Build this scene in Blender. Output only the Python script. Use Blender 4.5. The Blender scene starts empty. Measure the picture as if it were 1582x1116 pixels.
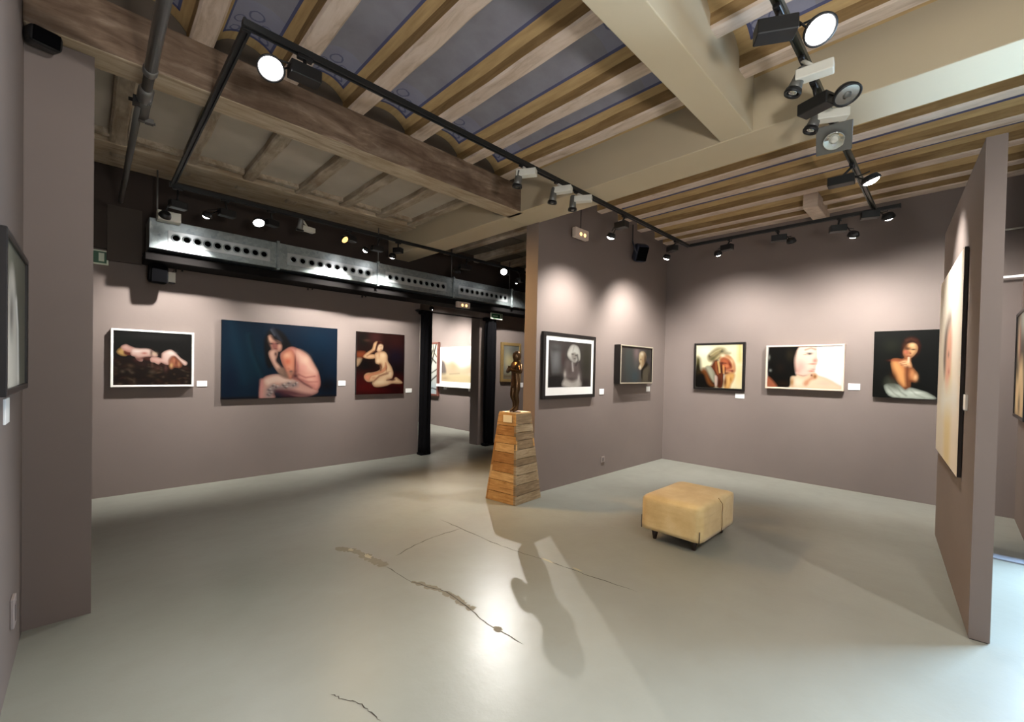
import bpy, bmesh, math, random
import numpy as np
from mathutils import Vector, Matrix
random.seed(7)
rng = np.random.default_rng(11)
S = bpy.context.scene
COL = S.collection
# ------------------------------------------------------------------ camera, world, exposure
cam_d = bpy.data.cameras.new('camera')
cam_d.sensor_width = 36.0
cam_d.lens = 667.144 / 1582.0 * 36.0
cam_d.shift_y = 22.77 / 1582.0
cam_d.clip_start = 0.05
cam = bpy.data.objects.new('camera', cam_d)
COL.objects.link(cam)
yaw, pitch, roll = 0.79586415, -0.01429831, -0.02087911
_f = Vector((math.cos(pitch)*math.cos(yaw), math.cos(pitch)*math.sin(yaw), math.sin(pitch)))
_r = Vector((math.sin(yaw), -math.cos(yaw), 0.0))
_d = _f.cross(_r)
_rt = math.cos(roll)*_r + math.sin(roll)*_d
_dn = -math.sin(roll)*_r + math.cos(roll)*_d
M = Matrix((( _rt.x, -_dn.x, -_f.x, 0.0), (_rt.y, -_dn.y, -_f.y, 0.0), (_rt.z, -_dn.z, -_f.z, 1.5), (0, 0, 0, 1)))
cam.matrix_world = M
S.camera = cam

wd = bpy.data.worlds.new('daylight')
S.world = wd
wd.use_nodes = True
bg = wd.node_tree.nodes['Background']
bg.inputs['Color'].default_value = (0.50, 0.73, 1.0, 1.0)
bg.inputs['Strength'].default_value = 75.0
S.view_settings.view_transform = 'Standard'
S.view_settings.look = 'None'
S.view_settings.gamma = 1.0
S.view_settings.use_curve_mapping = False
S.view_settings.exposure = 0.35
try:
    S.cycles.max_bounces = 8
    S.cycles.diffuse_bounces = 5
    S.cycles.sample_clamp_indirect = 6.0
except Exception:
    pass

POWER = 1.0     # one dial for all track lamps

# daylight comes through the open street door: a portal only guides the sky's samples
pl = bpy.data.lights.new('street_door_daylight', 'AREA')
pl.shape = 'RECTANGLE'; pl.size = 1.5; pl.size_y = 2.4
pl.cycles.is_portal = True
po = bpy.data.objects.new('street_door_daylight', pl)
COL.objects.link(po)
po.location = (5.66, -1.5, 1.2)
po.rotation_euler = (math.radians(90), 0, math.radians(90))

# ------------------------------------------------------------------ materials
def lin(c):
    c = np.asarray(c, float)
    return np.where(c <= 0.04045, c/12.92, ((c+0.055)/1.055)**2.4)
def rgb(r, g, b):
    v = lin(np.array([r, g, b])/255.0)
    return (float(v[0]), float(v[1]), float(v[2]), 1.0)

class NT:
    def __init__(s, name):
        s.m = bpy.data.materials.new(name); s.m.use_nodes = True
        s.t = s.m.node_tree; s.n = s.t.nodes; s.bsdf = s.n['Principled BSDF']
    def new(s, typ, **kw):
        n = s.n.new(typ)
        for k, v in kw.items():
            if k.startswith('i_'):
                n.inputs[int(k[2:])].default_value = v
            else:
                setattr(n, k, v)
        return n
    def link(s, a, b):
        s.t.links.new(a, b)
    def coord(s, scale=(1, 1, 1), kind='Object', rot=(0, 0, 0)):
        tc = s.new('ShaderNodeTexCoord'); mp = s.new('ShaderNodeMapping')
        mp.inputs['Scale'].default_value = scale; mp.inputs['Rotation'].default_value = rot
        s.link(tc.outputs[kind], mp.inputs[0]); return mp.outputs[0]
    def noise(s, vec, scale, detail=4.0, rough=0.55, dist=0.0):
        n = s.new('ShaderNodeTexNoise')
        n.inputs['Scale'].default_value = scale; n.inputs['Detail'].default_value = detail
        n.inputs['Roughness'].default_value = rough; n.inputs['Distortion'].default_value = dist
        s.link(vec, n.inputs['Vector']); return n.outputs['Fac']
    def ramp(s, fac, stops):
        r = s.new('ShaderNodeValToRGB'); e = r.color_ramp.elements
        while len(e) < len(stops): e.new(0.5)
        for i, (p, c) in enumerate(stops):
            e[i].position = p; e[i].color = c
        s.link(fac, r.inputs[0]); return r.outputs[0]
    def mix(s, fac, a, b, mode='MIX'):
        m = s.new('ShaderNodeMix', data_type='RGBA', blend_type=mode)
        for sock, v in ((m.inputs[0], fac), (m.inputs[6], a), (m.inputs[7], b)):
            if hasattr(v, 'default_value') or hasattr(v, 'is_linked'):
                s.link(v, sock)
            else:
                sock.default_value = v
        return m.outputs[2]
    def math(s, op, a, b=None, c=None):
        m = s.new('ShaderNodeMath', operation=op)
        for i, v in enumerate((a, b, c)):
            if v is None: continue
            if hasattr(v, 'is_linked'): s.link(v, m.inputs[i])
            else: m.inputs[i].default_value = v
        return m.outputs[0]
    def bump(s, h, strength=0.2, dist=0.01):
        b = s.new('ShaderNodeBump'); b.inputs['Strength'].default_value = strength
        b.inputs['Distance'].default_value = dist
        s.link(h, b.inputs['Height']); s.link(b.outputs[0], s.bsdf.inputs['Normal'])
    def set(s, **kw):
        names = {'color': 'Base Color', 'rough': 'Roughness', 'metal': 'Metallic', 'spec': 'Specular IOR Level',
                 'coat': 'Coat Weight', 'coatr': 'Coat Roughness', 'sheen': 'Sheen Weight'}
        for k, v in kw.items():
            sock = s.bsdf.inputs[names[k]]
            if hasattr(v, 'is_linked'): s.link(v, sock)
            else: sock.default_value = v
        return s.m

def plain(name, c, rough=0.5, metal=0.0, spec=0.5, var=0.06, scale=14.0):
    k = NT(name); v = k.noise(k.coord(), scale)
    a = tuple(x*(1-var) for x in c[:3])+(1,); b = tuple(min(1, x*(1+var)) for x in c[:3])+(1,)
    return k.set(color=k.mix(v, a, b), rough=rough, metal=metal, spec=spec)

def mat_wall(name, c):
    k = NT(name); v = k.coord()
    n1 = k.noise(v, 0.8, 5); n2 = k.noise(v, 30, 3)
    col = k.ramp(n1, [(0.3, tuple(x*0.93 for x in c[:3])+(1,)), (0.7, tuple(x*1.05 for x in c[:3])+(1,))])
    k.bump(n2, 0.12, 0.004)
    return k.set(color=col, rough=0.72, spec=0.3)

def mat_floor():
    k = NT('painted_concrete'); v = k.coord()
    n1 = k.noise(v, 0.55, 5, 0.6); n2 = k.noise(v, 5.0, 6, 0.6); n3 = k.noise(v, 42, 3)
    c = k.ramp(n1, [(0.30, rgb(126, 126, 116)), (0.55, rgb(136, 137, 127)), (0.8, rgb(144, 146, 137))])
    c = k.mix(k.math('MULTIPLY', k.ramp(n2, [(0.55, (0, 0, 0, 1)), (0.75, (1, 1, 1, 1))]), 0.16), c, rgb(126, 122, 110))
    h = k.math('ADD', k.math('MULTIPLY', n2, 0.8), k.math('MULTIPLY', n3, 0.12))
    k.bump(h, 0.22, 0.012)
    r = k.math('MULTIPLY_ADD', n2, 0.14, 0.25)
    return k.set(color=c, rough=r, spec=0.26)

def mat_wood(name, c0, c1, c2, axis=1, stretch=9.0, sc=9.0, rough=0.7, chips=None):
    k = NT(name)
    s = [stretch]*3; s[axis] = 1.0
    if stretch == 1.0: s = [1.0, 1.0, 9.0]
    v = k.coord(scale=tuple(s)); w = k.coord()
    g = k.noise(v, sc*0.35, 6, 0.62, 0.6); b = k.noise(w, 2.6, 5, 0.6, 0.4)
    c = k.ramp(g, [(0.28, c0), (0.52, c1), (0.75, c2)])
    c = k.mix(k.ramp(b, [(0.40, (0, 0, 0, 1)), (0.66, (0.75, 0.75, 0.75, 1))]), c, chips if chips else c0)
    k.bump(g, 0.3, 0.006)
    return k.set(color=c, rough=rough, spec=0.25)

def mat_vault():
    # u = metres from the middle of the bay, v = metres from the nearer end of the bay; uv.z unused
    k = NT('painted_vault'); uv = k.new('ShaderNodeUVMap'); uv.uv_map = 'UVMap'
    sx = k.new('ShaderNodeSeparateXYZ'); k.link(uv.outputs[0], sx.inputs[0])
    u = k.math('ABSOLUTE', sx.outputs[0]); d = sx.outputs[1]
    w = k.coord(); n = k.noise(w, 4.0, 5, 0.6); n2 = k.noise(w, 26.0, 3)
    blue = k.ramp(n, [(0.3, rgb(136, 134, 144)), (0.7, rgb(152, 152, 162))])
    och = k.ramp(k.noise(k.coord(scale=(9, 1, 9)), 4.0, 5), [(0.3, rgb(174, 146, 102)), (0.7, rgb(198, 170, 122))])
    dark = rgb(66, 72, 112)
    half = 0.5          # u is given as a fraction: 0 middle, 0.5 at the joist
    inside = k.math('MULTIPLY', k.math('LESS_THAN', u, 0.375), k.math('GREATER_THAN', d, 0.10))
    line = k.math('MULTIPLY', k.math('MULTIPLY', k.math('GREATER_THAN', u, 0.340), inside), 0.8)
    # scroll ornament in the last stretch of the panel: rings and stems
    def ring(cu, cd, r, wd_):
        a = k.math('MULTIPLY', k.math('SUBTRACT', u, cu), 0.43)
        b = k.math('SUBTRACT', d, cd)
        rr = k.math('SQRT', k.math('ADD', k.math('MULTIPLY', a, a), k.math('MULTIPLY', b, b)))
        rr = k.math('ADD', rr, k.math('MULTIPLY', k.math('SUBTRACT', n2, 0.5), 0.02))
        return k.math('LESS_THAN', k.math('ABSOLUTE', k.math('SUBTRACT', rr, r)), wd_)
    orn = ring(0.0, 0.20, 0.055, 0.008)
    for a in ((0.0, 0.33, 0.045, 0.006), (0.2, 0.26, 0.035, 0.005), (0.22, 0.15, 0.028, 0.006)):
        orn = k.math('MAXIMUM', orn, ring(*a))
    endl = k.math('MULTIPLY', k.math('LESS_THAN', d, 0.122), inside)
    wash = k.math('MULTIPLY', k.math('MULTIPLY', k.math('LESS_THAN', d, 0.46), inside), 0.25)
    c = k.mix(inside, och, blue)
    c = k.mix(wash, c, rgb(150, 158, 200))
    c = k.mix(line, c, dark); c = k.mix(k.math('MULTIPLY', endl, 0.85), c, dark)
    c = k.mix(k.math('MULTIPLY', k.math('MULTIPLY', orn, inside), 0.6), c, dark)
    return k.set(color=c, rough=0.75, spec=0.2)

def mat_emit(name, c, strength):
    m = bpy.data.materials.new(name); m.use_nodes = True; t = m.node_tree
    t.nodes.remove(t.nodes['Principled BSDF'])
    e = t.nodes.new('ShaderNodeEmission'); e.inputs[0].default_value = c; e.inputs[1].default_value = strength
    t.links.new(e.outputs[0], t.nodes['Material Output'].inputs[0]); return m

def mat_vcol(name, rough=0.5, gain=1.0):
    k = NT(name); a = k.new('ShaderNodeVertexColor'); a.layer_name = 'Col'
    n = k.noise(k.coord(), 120, 2); k.bump(n, 0.08, 0.002)
    return k.set(color=a.outputs[0], rough=rough, spec=0.12)

def mat_galv():
    k = NT('galvanised_steel'); v = k.coord()
    vo = k.new('ShaderNodeTexVoronoi'); vo.inputs['Scale'].default_value = 26.0; k.link(v, vo.inputs['Vector'])
    n = k.noise(v, 3.0, 4)
    c = k.mix(vo.outputs['Color'], rgb(150, 160, 162), rgb(186, 196, 196))
    c = k.mix(k.math('MULTIPLY', n, 0.5), c, rgb(128, 138, 138))
    k.bump(k.noise(v, 2.2, 2), 0.25, 0.02)
    return k.set(color=c, rough=k.math('MULTIPLY_ADD', n, 0.25, 0.28), metal=0.85)

def mat_suede():
    k = NT('tan_suede'); v = k.coord()
    n = k.noise(v, 3.2, 5, 0.6); f = k.noise(v, 160, 2)
    c = k.ramp(n, [(0.28, rgb(196, 166, 112)), (0.5, rgb(212, 186, 132)), (0.72, rgb(224, 204, 156))])
    st = k.noise(k.coord(scale=(1.2, 1.2, 9)), 3.5, 4)
    c = k.mix(k.math('MULTIPLY', k.ramp(st, [(0.5, (0, 0, 0, 1)), (0.72, (1, 1, 1, 1))]), 0.25), c, rgb(180, 146, 92))
    k.bump(k.math('ADD', f, k.math('MULTIPLY', n, 2.5)), 0.25, 0.006)
    return k.set(color=c, rough=0.75, spec=0.25, sheen=0.25)

WALLC = rgb(121, 110, 104)
MT = dict(
    wall=mat_wall('mauve_grey_paint', WALLC),
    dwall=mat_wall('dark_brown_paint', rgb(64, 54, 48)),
    infill=mat_wall('taupe_infill_paint', rgb(92, 82, 72)),
    floor=mat_floor(),
    cream=mat_wall('cream_paint', rgb(196, 182, 154)),
    beamf=mat_wood('weathered_beam_wood', rgb(78, 60, 46), rgb(130, 110, 92), rgb(176, 160, 142), axis=0, stretch=5, sc=7, chips=rgb(88, 70, 56)),
    beamb=mat_wood('pale_scraped_wood', rgb(136, 116, 92), rgb(190, 174, 150), rgb(210, 198, 176), axis=0, stretch=6, sc=8, chips=rgb(170, 150, 122)),
    joistb=mat_wood('whitewashed_wood', rgb(170, 148, 126), rgb(214, 196, 180), rgb(228, 214, 202), axis=1, stretch=6, sc=9, chips=rgb(206, 186, 166)),
    joists=mat_wood('brown_joist_side', rgb(130, 104, 68), rgb(162, 134, 92), rgb(184, 156, 112), axis=1, stretch=9, sc=8, chips=rgb(140, 112, 74)),
    coffj=mat_wood('scraped_cream_joist', rgb(142, 126, 106), rgb(192, 180, 160), rgb(212, 202, 186), axis=1, stretch=6, sc=8, chips=rgb(150, 132, 110)),
    coffp=plain('grey_ceiling_board', rgb(196, 188, 174), 0.8, var=0.16, scale=3.0),
    greyb=plain('dark_grey_board', rgb(104, 98, 88), 0.8, var=0.2, scale=4.0),
    vault=mat_vault(),
    black=plain('black_metal', rgb(16, 16, 17), 0.5, spec=0.5),
    track=plain('black_track', rgb(22, 24, 25), 0.5),
    olive=plain('dark_anodised_track', rgb(58, 58, 48), 0.4, metal=0.3),
    navy=plain('navy_speaker_shell', rgb(30, 36, 52), 0.55),
    white=plain('white_plastic', rgb(214, 212, 200), 0.45),
    silver=plain('silver_lamp', rgb(112, 112, 108), 0.4, metal=0.5),
    pipe=plain('galvanised_pole', rgb(132, 132, 130), 0.38, metal=0.75),
    dpipe=plain('dull_grey_pole', rgb(96, 94, 90), 0.5, metal=0.5),
    glass=plain('lamp_reflector', rgb(216, 220, 216), 0.12, metal=0.9),
    galv=mat_galv(),
    hole=plain('dark_hole', rgb(4, 4, 4), 1.0, spec=0.0),
    suede=mat_suede(),
    seam=plain('brown_seam', rgb(120, 84, 44), 0.8),
    legw=plain('dark_stained_wood', rgb(46, 30, 22), 0.4),
    bronze=plain('dark_bronze', rgb(84, 62, 40), 0.28, metal=0.85, var=0.2, scale=30),
    velvet=plain('black_velvet', rgb(13, 13, 15), 0.95, spec=0.1),
    card=plain('white_card', rgb(236, 236, 232), 0.6, var=0.02),
    print=plain('grey_print', rgb(120, 120, 120), 0.6),
    fwhite=plain('white_frame', rgb(238, 236, 230), 0.4, var=0.02),
    fblack=plain('black_frame', rgb(20, 17, 16), 0.35),
    fsilver=plain('silver_frame', rgb(176, 168, 148), 0.35, metal=0.3),
    fgold=plain('gold_frame', rgb(150, 124, 78), 0.4, metal=0.4, var=0.15),
    fpale=plain('pale_wood_frame', rgb(206, 186, 166), 0.5),
    fred=plain('dark_red_frame', rgb(104, 62, 52), 0.5),
    canvas=plain('canvas_edge', rgb(40, 34, 34), 0.7),
    green=plain('exit_green', rgb(6, 82, 44), 0.45),
    signw=plain('sign_white', rgb(216, 226, 204), 0.5),
    crack=plain('crack_dirt', rgb(58, 51, 41), 0.9, var=0.3, scale=40),
    worn=plain('worn_concrete', rgb(114, 107, 90), 0.8, var=0.2, scale=30),
    chip=plain('bare_chip', rgb(168, 158, 132), 0.8),
    lit=mat_emit('lamp_lit', (1.0, 0.96, 0.97, 1), 26.0),
    warm=mat_emit('lamp_warm', (1.0, 0.52, 0.14, 1), 2.4),
    glow=mat_emit('emergency_glow', (1.0, 0.55, 0.2, 1), 2.2),
    tube=mat_emit('white_tube', (1.0, 0.97, 0.93, 1), 1.2),
    diff=plain('pearl_diffuser', rgb(206, 190, 176), 0.5),
)
PLK = [mat_wood('plank_pine_%s' % n, rgb(*a), rgb(*b), rgb(*c), axis=2, stretch=1.0, sc=16, rough=0.6, chips=rgb(*d)) for n, a, b, c, d in (
    ('honey', (140, 98, 50), (196, 150, 92), (216, 176, 116), (168, 122, 66)),
    ('amber', (122, 80, 40), (176, 128, 72), (198, 150, 90), (146, 100, 52)),
    ('pale', (160, 124, 78), (204, 172, 124), (222, 194, 150), (184, 148, 100)),
    ('grey', (104, 86, 62), (158, 140, 112), (182, 164, 134), (128, 108, 80)),
    ('taupe', (88, 72, 52), (134, 114, 88), (158, 138, 110), (108, 90, 66)),
    ('straw', (160, 118, 68), (210, 170, 112), (226, 192, 138), (188, 146, 92)))]

# ------------------------------------------------------------------ mesh helpers
class MB:
    def __init__(s): s.b = bmesh.new()
    def box(s, lo, hi, mi=0, M=None):
        x0, y0, z0 = lo; x1, y1, z1 = hi
        v = [s.b.verts.new(M @ Vector(p) if M else p) for p in
             ((x0,y0,z0),(x1,y0,z0),(x1,y1,z0),(x0,y1,z0),(x0,y0,z1),(x1,y0,z1),(x1,y1,z1),(x0,y1,z1))]
        for q in ((0,3,2,1),(4,5,6,7),(0,1,5,4),(1,2,6,5),(2,3,7,6),(3,0,4,7)):
            f = s.b.faces.new([v[i] for i in q]); f.material_index = mi
        return s
    def hexa(s, pts, mi=0):
        v = [s.b.verts.new(p) for p in pts]
        for q in ((0,3,2,1),(4,5,6,7),(0,1,5,4),(1,2,6,5),(2,3,7,6),(3,0,4,7)):
            f = s.b.faces.new([v[i] for i in q]); f.material_index = mi
        return s
    def tube(s, pts, rad, n=12, caps=True, mi=0, smooth=True):
        pts = [Vector(p) for p in pts]
        rad = [rad]*len(pts) if not hasattr(rad, '__len__') else rad
        rings = []
        up = None
        for i, p in enumerate(pts):
            t = (pts[min(i+1, len(pts)-1)] - pts[max(i-1, 0)])
            if t.length < 1e-9: t = pts[-1] - pts[0]
            t.normalize()
            if up is None or abs(up.dot(t)) > 0.95:
                up = Vector((0, 0, 1)) if abs(t.z) < 0.9 else Vector((1, 0, 0))
            a = t.cross(up).normalized(); b = t.cross(a)
            rings.append([s.b.verts.new(p + rad[i]*(math.cos(2*math.pi*j/n)*a + math.sin(2*math.pi*j/n)*b)) for j in range(n)])
        for A, B in zip(rings, rings[1:]):
            for j in range(n):
                f = s.b.faces.new((A[j], A[(j+1) % n], B[(j+1) % n], B[j])); f.smooth = smooth; f.material_index = mi
        if caps:
            for R in (rings[0], rings[-1]):
                f = s.b.faces.new(R); f.material_index = mi
        return s
    def cyl(s, a, b, r0, r1=None, n=16, mi=0, caps=True):
        # hard-edged cylinder/cone from a to b
        return s.tube([a, b], [r0, r0 if r1 is None else r1], n, caps, mi)
    def lathe(s, prof, M=None, n=24, mi=0, smooth=True, caps=True):
        rings = []
        for r, z in prof:
            rings.append([s.b.verts.new((M @ Vector((r*math.cos(2*math.pi*j/n), r*math.sin(2*math.pi*j/n), z))) if M else
                                        (r*math.cos(2*math.pi*j/n), r*math.sin(2*math.pi*j/n), z)) for j in range(n)])
        for A, B in zip(rings, rings[1:]):
            for j in range(n):
                f = s.b.faces.new((A[j], A[(j+1) % n], B[(j+1) % n], B[j])); f.smooth = smooth; f.material_index = mi
        for R in ((rings[0], rings[-1]) if caps else ()):
            f = s.b.faces.new(R); f.material_index = mi
        return s
    def quad(s, pts, mi=0):
        f = s.b.faces.new([s.b.verts.new(p) for p in pts]); f.material_index = mi; return s
    def bevel(s, w, seg=2):
        bmesh.ops.bevel(s.b, geom=s.b.edges[:], offset=w, segments=seg, affect='EDGES', profile=0.5); return s
    def mesh(s, name):
        bmesh.ops.recalc_face_normals(s.b, faces=s.b.faces[:])
        m = bpy.data.meshes.new(name); s.b.to_mesh(m); s.b.free(); return m

def link(name, mesh, mats, parent=None, base=None):
    o = bpy.data.objects.new(name, mesh); COL.objects.link(o)
    for m in (mats if isinstance(mats, (list, tuple)) else [mats]):
        if mesh is not None and len(mesh.materials) < (len(mats) if isinstance(mats, (list, tuple)) else 1):
            mesh.materials.append(m)
    if parent is not None:
        o.parent = parent
        if base is None:
            base = parent.get('_w')
            base = Vector(base) if base is not None else Vector((0, 0, 0))
        o.matrix_parent_inverse = Matrix.Translation(-Vector(base))
    return o
def obj(name, mb, mats, parent=None, base=None):
    return link(name, mb.mesh(name), mats, parent, base)
def thing(name, label, cat, loc, group=None, kind=None):
    o = bpy.data.objects.new(name, None); COL.objects.link(o)
    o.empty_display_size = 0.1
    o.location = loc; BASE[o.name] = Vector(loc)
    tag(o, label, cat, group, kind); return o
BASE = {}
def tag(o, label=None, cat=None, group=None, kind=None):
    if label: o['label'] = label
    if cat: o['category'] = cat
    if group: o['group'] = group
    if kind: o['kind'] = kind
    return o
def part(name, mb, mats, root, sub=None):
    """a mesh built in world coordinates, parented under a thing (or under one of its parts)"""
    par = sub if sub is not None else root
    return obj(name, mb, mats, par, BASE[root.name] if sub is None else Vector((0, 0, 0)))
def struct(name, mb, mats, label=None, parent=None):
    o = obj(name, mb, mats, parent, Vector((0, 0, 0)) if parent else None)
    if parent is None: o['kind'] = 'structure'
    if label: o['label'] = label
    return o

# ------------------------------------------------------------------ the shell
Hs = 4.0
struct('floor', MB().box((-0.5, -3.4, -0.12), (8.4, 11.4, 0.0)), MT['floor'], 'glossy grey painted concrete gallery floor')
fl = bpy.data.objects['floor']
struct('wall_left', MB().box((-0.40, -3.3, 0), (-0.26, 6.7, Hs)), MT['wall'], 'mauve grey wall at the far left edge')
w = MB().box((-0.40, 6.5, 0), (4.10, 6.75, Hs)).box((5.45, 6.5, 0), (7.4, 6.75, Hs)).box((4.10, 6.5, 2.82), (5.45, 6.75, Hs))
struct('wall_back', w, MT['wall'], 'long mauve grey wall with the doorway and three nudes')
struct('wall_center', MB().box((3.845, 3.52, 0), (7.30, 3.72, Hs)), MT['wall'], 'stub wall behind the wooden plinth')
struct('wall_right', MB().box((7.15, -0.6, 0), (7.32, 3.72, Hs)), MT['wall'], 'mauve grey wall with the three portraits')
struct('wall_annex', MB().box((5.6, -0.62, 0), (7.32, -0.5, Hs)), MT['wall'], 'grey wall beyond the free-standing partition')
w = MB().box((5.6, -0.80, 0), (5.75, -0.60, Hs)).box((5.6, -3.3, 0), (5.75, -2.25, Hs)).box((5.6, -2.25, 2.4), (5.75, -0.80, Hs))
struct('wall_entrance', w, MT['wall'], 'wall with the open street doorway')
struct('wall_near', MB().box((-0.40, -3.42, 0), (5.75, -3.3, Hs)), MT['wall'], 'wall behind the viewer')
struct('wall_storeroom', MB().box((7.2, 3.72, 0), (7.35, 6.5, Hs)), MT['wall'], 'wall closing the passage behind the stub wall')
struct('wall_gallery', MB().box((6.5, 6.75, 0), (6.65, 11.3, Hs)), MT['wall'], 'lit wall of the second room through the doorway')
struct('wall_far', MB().box((-0.4, 11.15, 0), (6.5, 11.3, Hs)).box((-0.4, 6.75, 0), (-0.25, 11.15, Hs)), MT['wall'], 'far walls of the second room')
pil = struct('pillar', MB().box((-0.26, 3.55, 0), (0.014, 3.86, 3.27)), MT['wall'], 'square mauve grey pillar at the left edge')
pil['kind'] = 'structure'
c = struct('ceiling', MB().box((-0.5, -3.42, Hs), (8.4, 11.4, Hs+0.12)), MT['greyb'], 'old timber ceiling of joists and painted vaults')
CE = c

# --- old timber joists and painted vaults
def joist(x, w_, y0, y1, z0, z1, jit=0.006):
    b = MB()
    n = 7
    ys = [y0 + (y1-y0)*i/(n-1) for i in range(n)]
    rows = []
    for y in ys:
        a = random.uniform(-jit, jit); c_ = random.uniform(-jit, jit); d = random.uniform(-jit*0.6, jit*0.6)
        rows.append([b.b.verts.new(p) for p in ((x-w_/2+a, y, z1), (x-w_/2+a, y, z0+0.012+d), (x-w_/2+0.014+a, y, z0+d), (x+w_/2-0.014+c_, y, z0+d), (x+w_/2+c_, y, z0+0.012+d), (x+w_/2+c_, y, z1))])
    for A, B in zip(rows, rows[1:]):
        for j in range(5):
            f = b.b.faces.new((A[j], A[j+1], B[j+1], B[j])); f.material_index = 0 if j in (1, 2, 3) else 1
    for R in (rows[0], rows[-1]): b.b.faces.new(R).material_index = 1
    return b
def vault(x0, x1, y0, y1, zs, zc):
    """curved infill between two joists; uv: u = fraction across (-0.5..0.5), v = metres from the nearer end"""
    nx = 12
    ys = sorted(set([y0, y0+0.5, (y0+y1)/2, y1-0.5, y1]))
    verts = []; faces = []; uvs = {}
    xm, hw = (x0+x1)/2, (x1-x0)/2
    for y in ys:
        for i in range(nx+1):
            t = -1 + 2*i/nx
            z = zs + (zc-zs)*(1-abs(t)**2.4)
            uvs[len(verts)] = (t/2, min(y-y0, y1-y)); verts.append((xm+t*hw, y, z))
    for r in range(len(ys)-1):
        for i in range(nx):
            a = r*(nx+1)+i; faces.append((a, a+nx+1, a+nx+2, a+1))
    m = bpy.data.meshes.new('vault'); m.from_pydata(verts, [], faces); m.update()
    ul = m.uv_layers.new(name='UVMap')
    for lp in m.loops: ul.data[lp.index].uv = uvs[lp.vertex_index]
    for p in m.polygons: p.use_smooth = True
    return m
def arch_infill(x0, x1, y, zb, zs, zc, th=0.05):
    b = MB(); nx = 12; xm, hw = (x0+x1)/2, (x1-x0)/2
    top = [(xm+t*hw, zs+(zc-zs)*(1-abs(t)**2.4)) for t in [-1+2*i/nx for i in range(nx+1)]]
    for yy in (y, y+th):
        b.b.faces.new([b.b.verts.new((p[0], yy, p[1])) for p in [(x0, zb)] + top + [(x1, zb)]])
    return b
JA = [-0.02, 0.51, 1.03, 1.55, 2.12, 2.71, 3.22]
WJ = 0.135
def zone(xs, w_, xl, xr, y0, y1, z0, infill_at=None):
    for x in xs:
        o = struct('joist', joist(x, w_, y0, y1, z0, z0+0.30), [MT['joistb'], MT['joists']], parent=CE)
    ed = [xl] + [e for x in xs for e in (x-w_/2, x+w_/2)] + [xr]
    for a, b_ in zip(ed[0::2], ed[1::2]):
        if b_-a < 0.06: continue
        link('vault', vault(a-0.004, b_+0.004, y0, y1, z0+0.085, z0+0.195), MT['vault'], CE, Vector((0, 0, 0)))
        if infill_at is not None:
            struct('vault_end', arch_infill(a, b_, infill_at, z0-0.02, z0+0.085, z0+0.195), MT['infill'], parent=CE)
zone(JA, WJ, -0.26, 3.46, 1.28, 3.56, 3.57, infill_at=3.56)
zone(JA, WJ, -0.26, 3.46, -3.3, 1.09, 3.57)
zone([4.55, 5.10, 5.64, 6.20, 6.76], 0.135, 3.86, 7.15, -3.3, 3.52, 3.72)
# wall plate and the short beam end over the portraits
struct('trim_1', joist(7.06, 0.17, -0.5, 3.52, 3.70, 4.0), [MT['joistb'], MT['joists']], 'pale timber wall plate above the portraits')
struct('trim_2', MB().box((6.42, 1.22, 3.60), (7.15, 1.38, 3.78)).bevel(0.012), MT['joistb'], 'short pale beam end jutting from the right wall')
# beams
o = struct('wooden_beam', MB().box((-0.26, 3.45, 3.275), (3.52, 3.69, 3.575)).bevel(0.012), [MT['beamf'], MT['beamb']], 'heavy weathered brown timber beam crossing the ceiling')
for p in o.data.polygons:
    p.material_index = 1 if p.normal.z < -0.7 else 0
struct('long_beam', MB().box((3.46, -3.3, 3.275), (3.865, 3.72, 4.0)).bevel(0.006), MT['cream'], 'long smooth cream painted beam ending over the stub wall')
struct('cross_beam', MB().box((-0.26, 1.07, 3.28), (3.46, 1.295, 4.0)).bevel(0.006), MT['cream'], 'cream painted beam meeting the long beam near the viewer')
struct('rear_beam', MB().box((3.46, 3.72, 3.275), (3.84, 6.5, 3.75)).bevel(0.006), MT['cream'], 'cream beam running from the stub wall to the back wall')
# --- coffered rear bay
JB = [0.19, 0.73, 1.27, 1.83, 2.36, 2.88, 3.36]
for x in JB:
    struct('coffer_joist', joist(x, 0.12, 3.69, 6.0, 3.57, 3.75, 0.012), [MT['coffj'], MT['coffj']], parent=CE)
eb = [-0.26] + [e for x in JB for e in (x-0.06, x+0.06)] + [3.46]
for a, b_ in zip(eb[0::2], eb[1::2]):
    m = MB().box((a, 3.69, 3.64), (b_, 5.95, 3.67))
    struct('coffer_panel', m, MT['coffp'], parent=CE)
    for ya in (3.69, 5.48):
        struct('coffer_stop', MB().box((a+0.002, ya, 3.585+random.uniform(0, 0.01)), (b_-0.002, ya+(0.10 if ya < 4 else 0.07), 3.64)), MT['coffj'], parent=CE)
struct('wall_plate', MB().box((-0.26, 5.62, 3.56), (3.46, 5.86, 3.70)).bevel(0.012), MT['beamb'], parent=CE)
struct('wall_plate', MB().box((-0.26, 5.90, 3.585), (3.46, 6.34, 3.72)).bevel(0.012), MT['beamb'], parent=CE)
# passage behind the stub wall: grey boards
for i in range(8):
    y = 3.72 + i*0.35
    struct('ceiling_board', MB().box((3.84, y+0.006, 3.66+0.006*(i % 2)), (7.2, y+0.344, 3.70)), MT['greyb'], parent=CE)
for x in (4.6, 5.3, 6.0, 6.7):
    struct('joist', joist(x, 0.12, 3.72, 6.5, 3.54, 3.67, 0.008), [MT['coffj'], MT['coffj']], parent=CE)
# second room: ceiling beams
for y in (7.6, 8.5, 9.4, 10.3):
    struct('joist', MB().box((-0.25, y-0.08, 3.25), (6.5, y+0.08, 3.5)), MT['coffj'], parent=CE)
struct('rear_ceiling', MB().box((-0.25, 6.75, 3.42), (6.5, 11.15, 3.46)), MT['coffp'], parent=CE)
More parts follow.
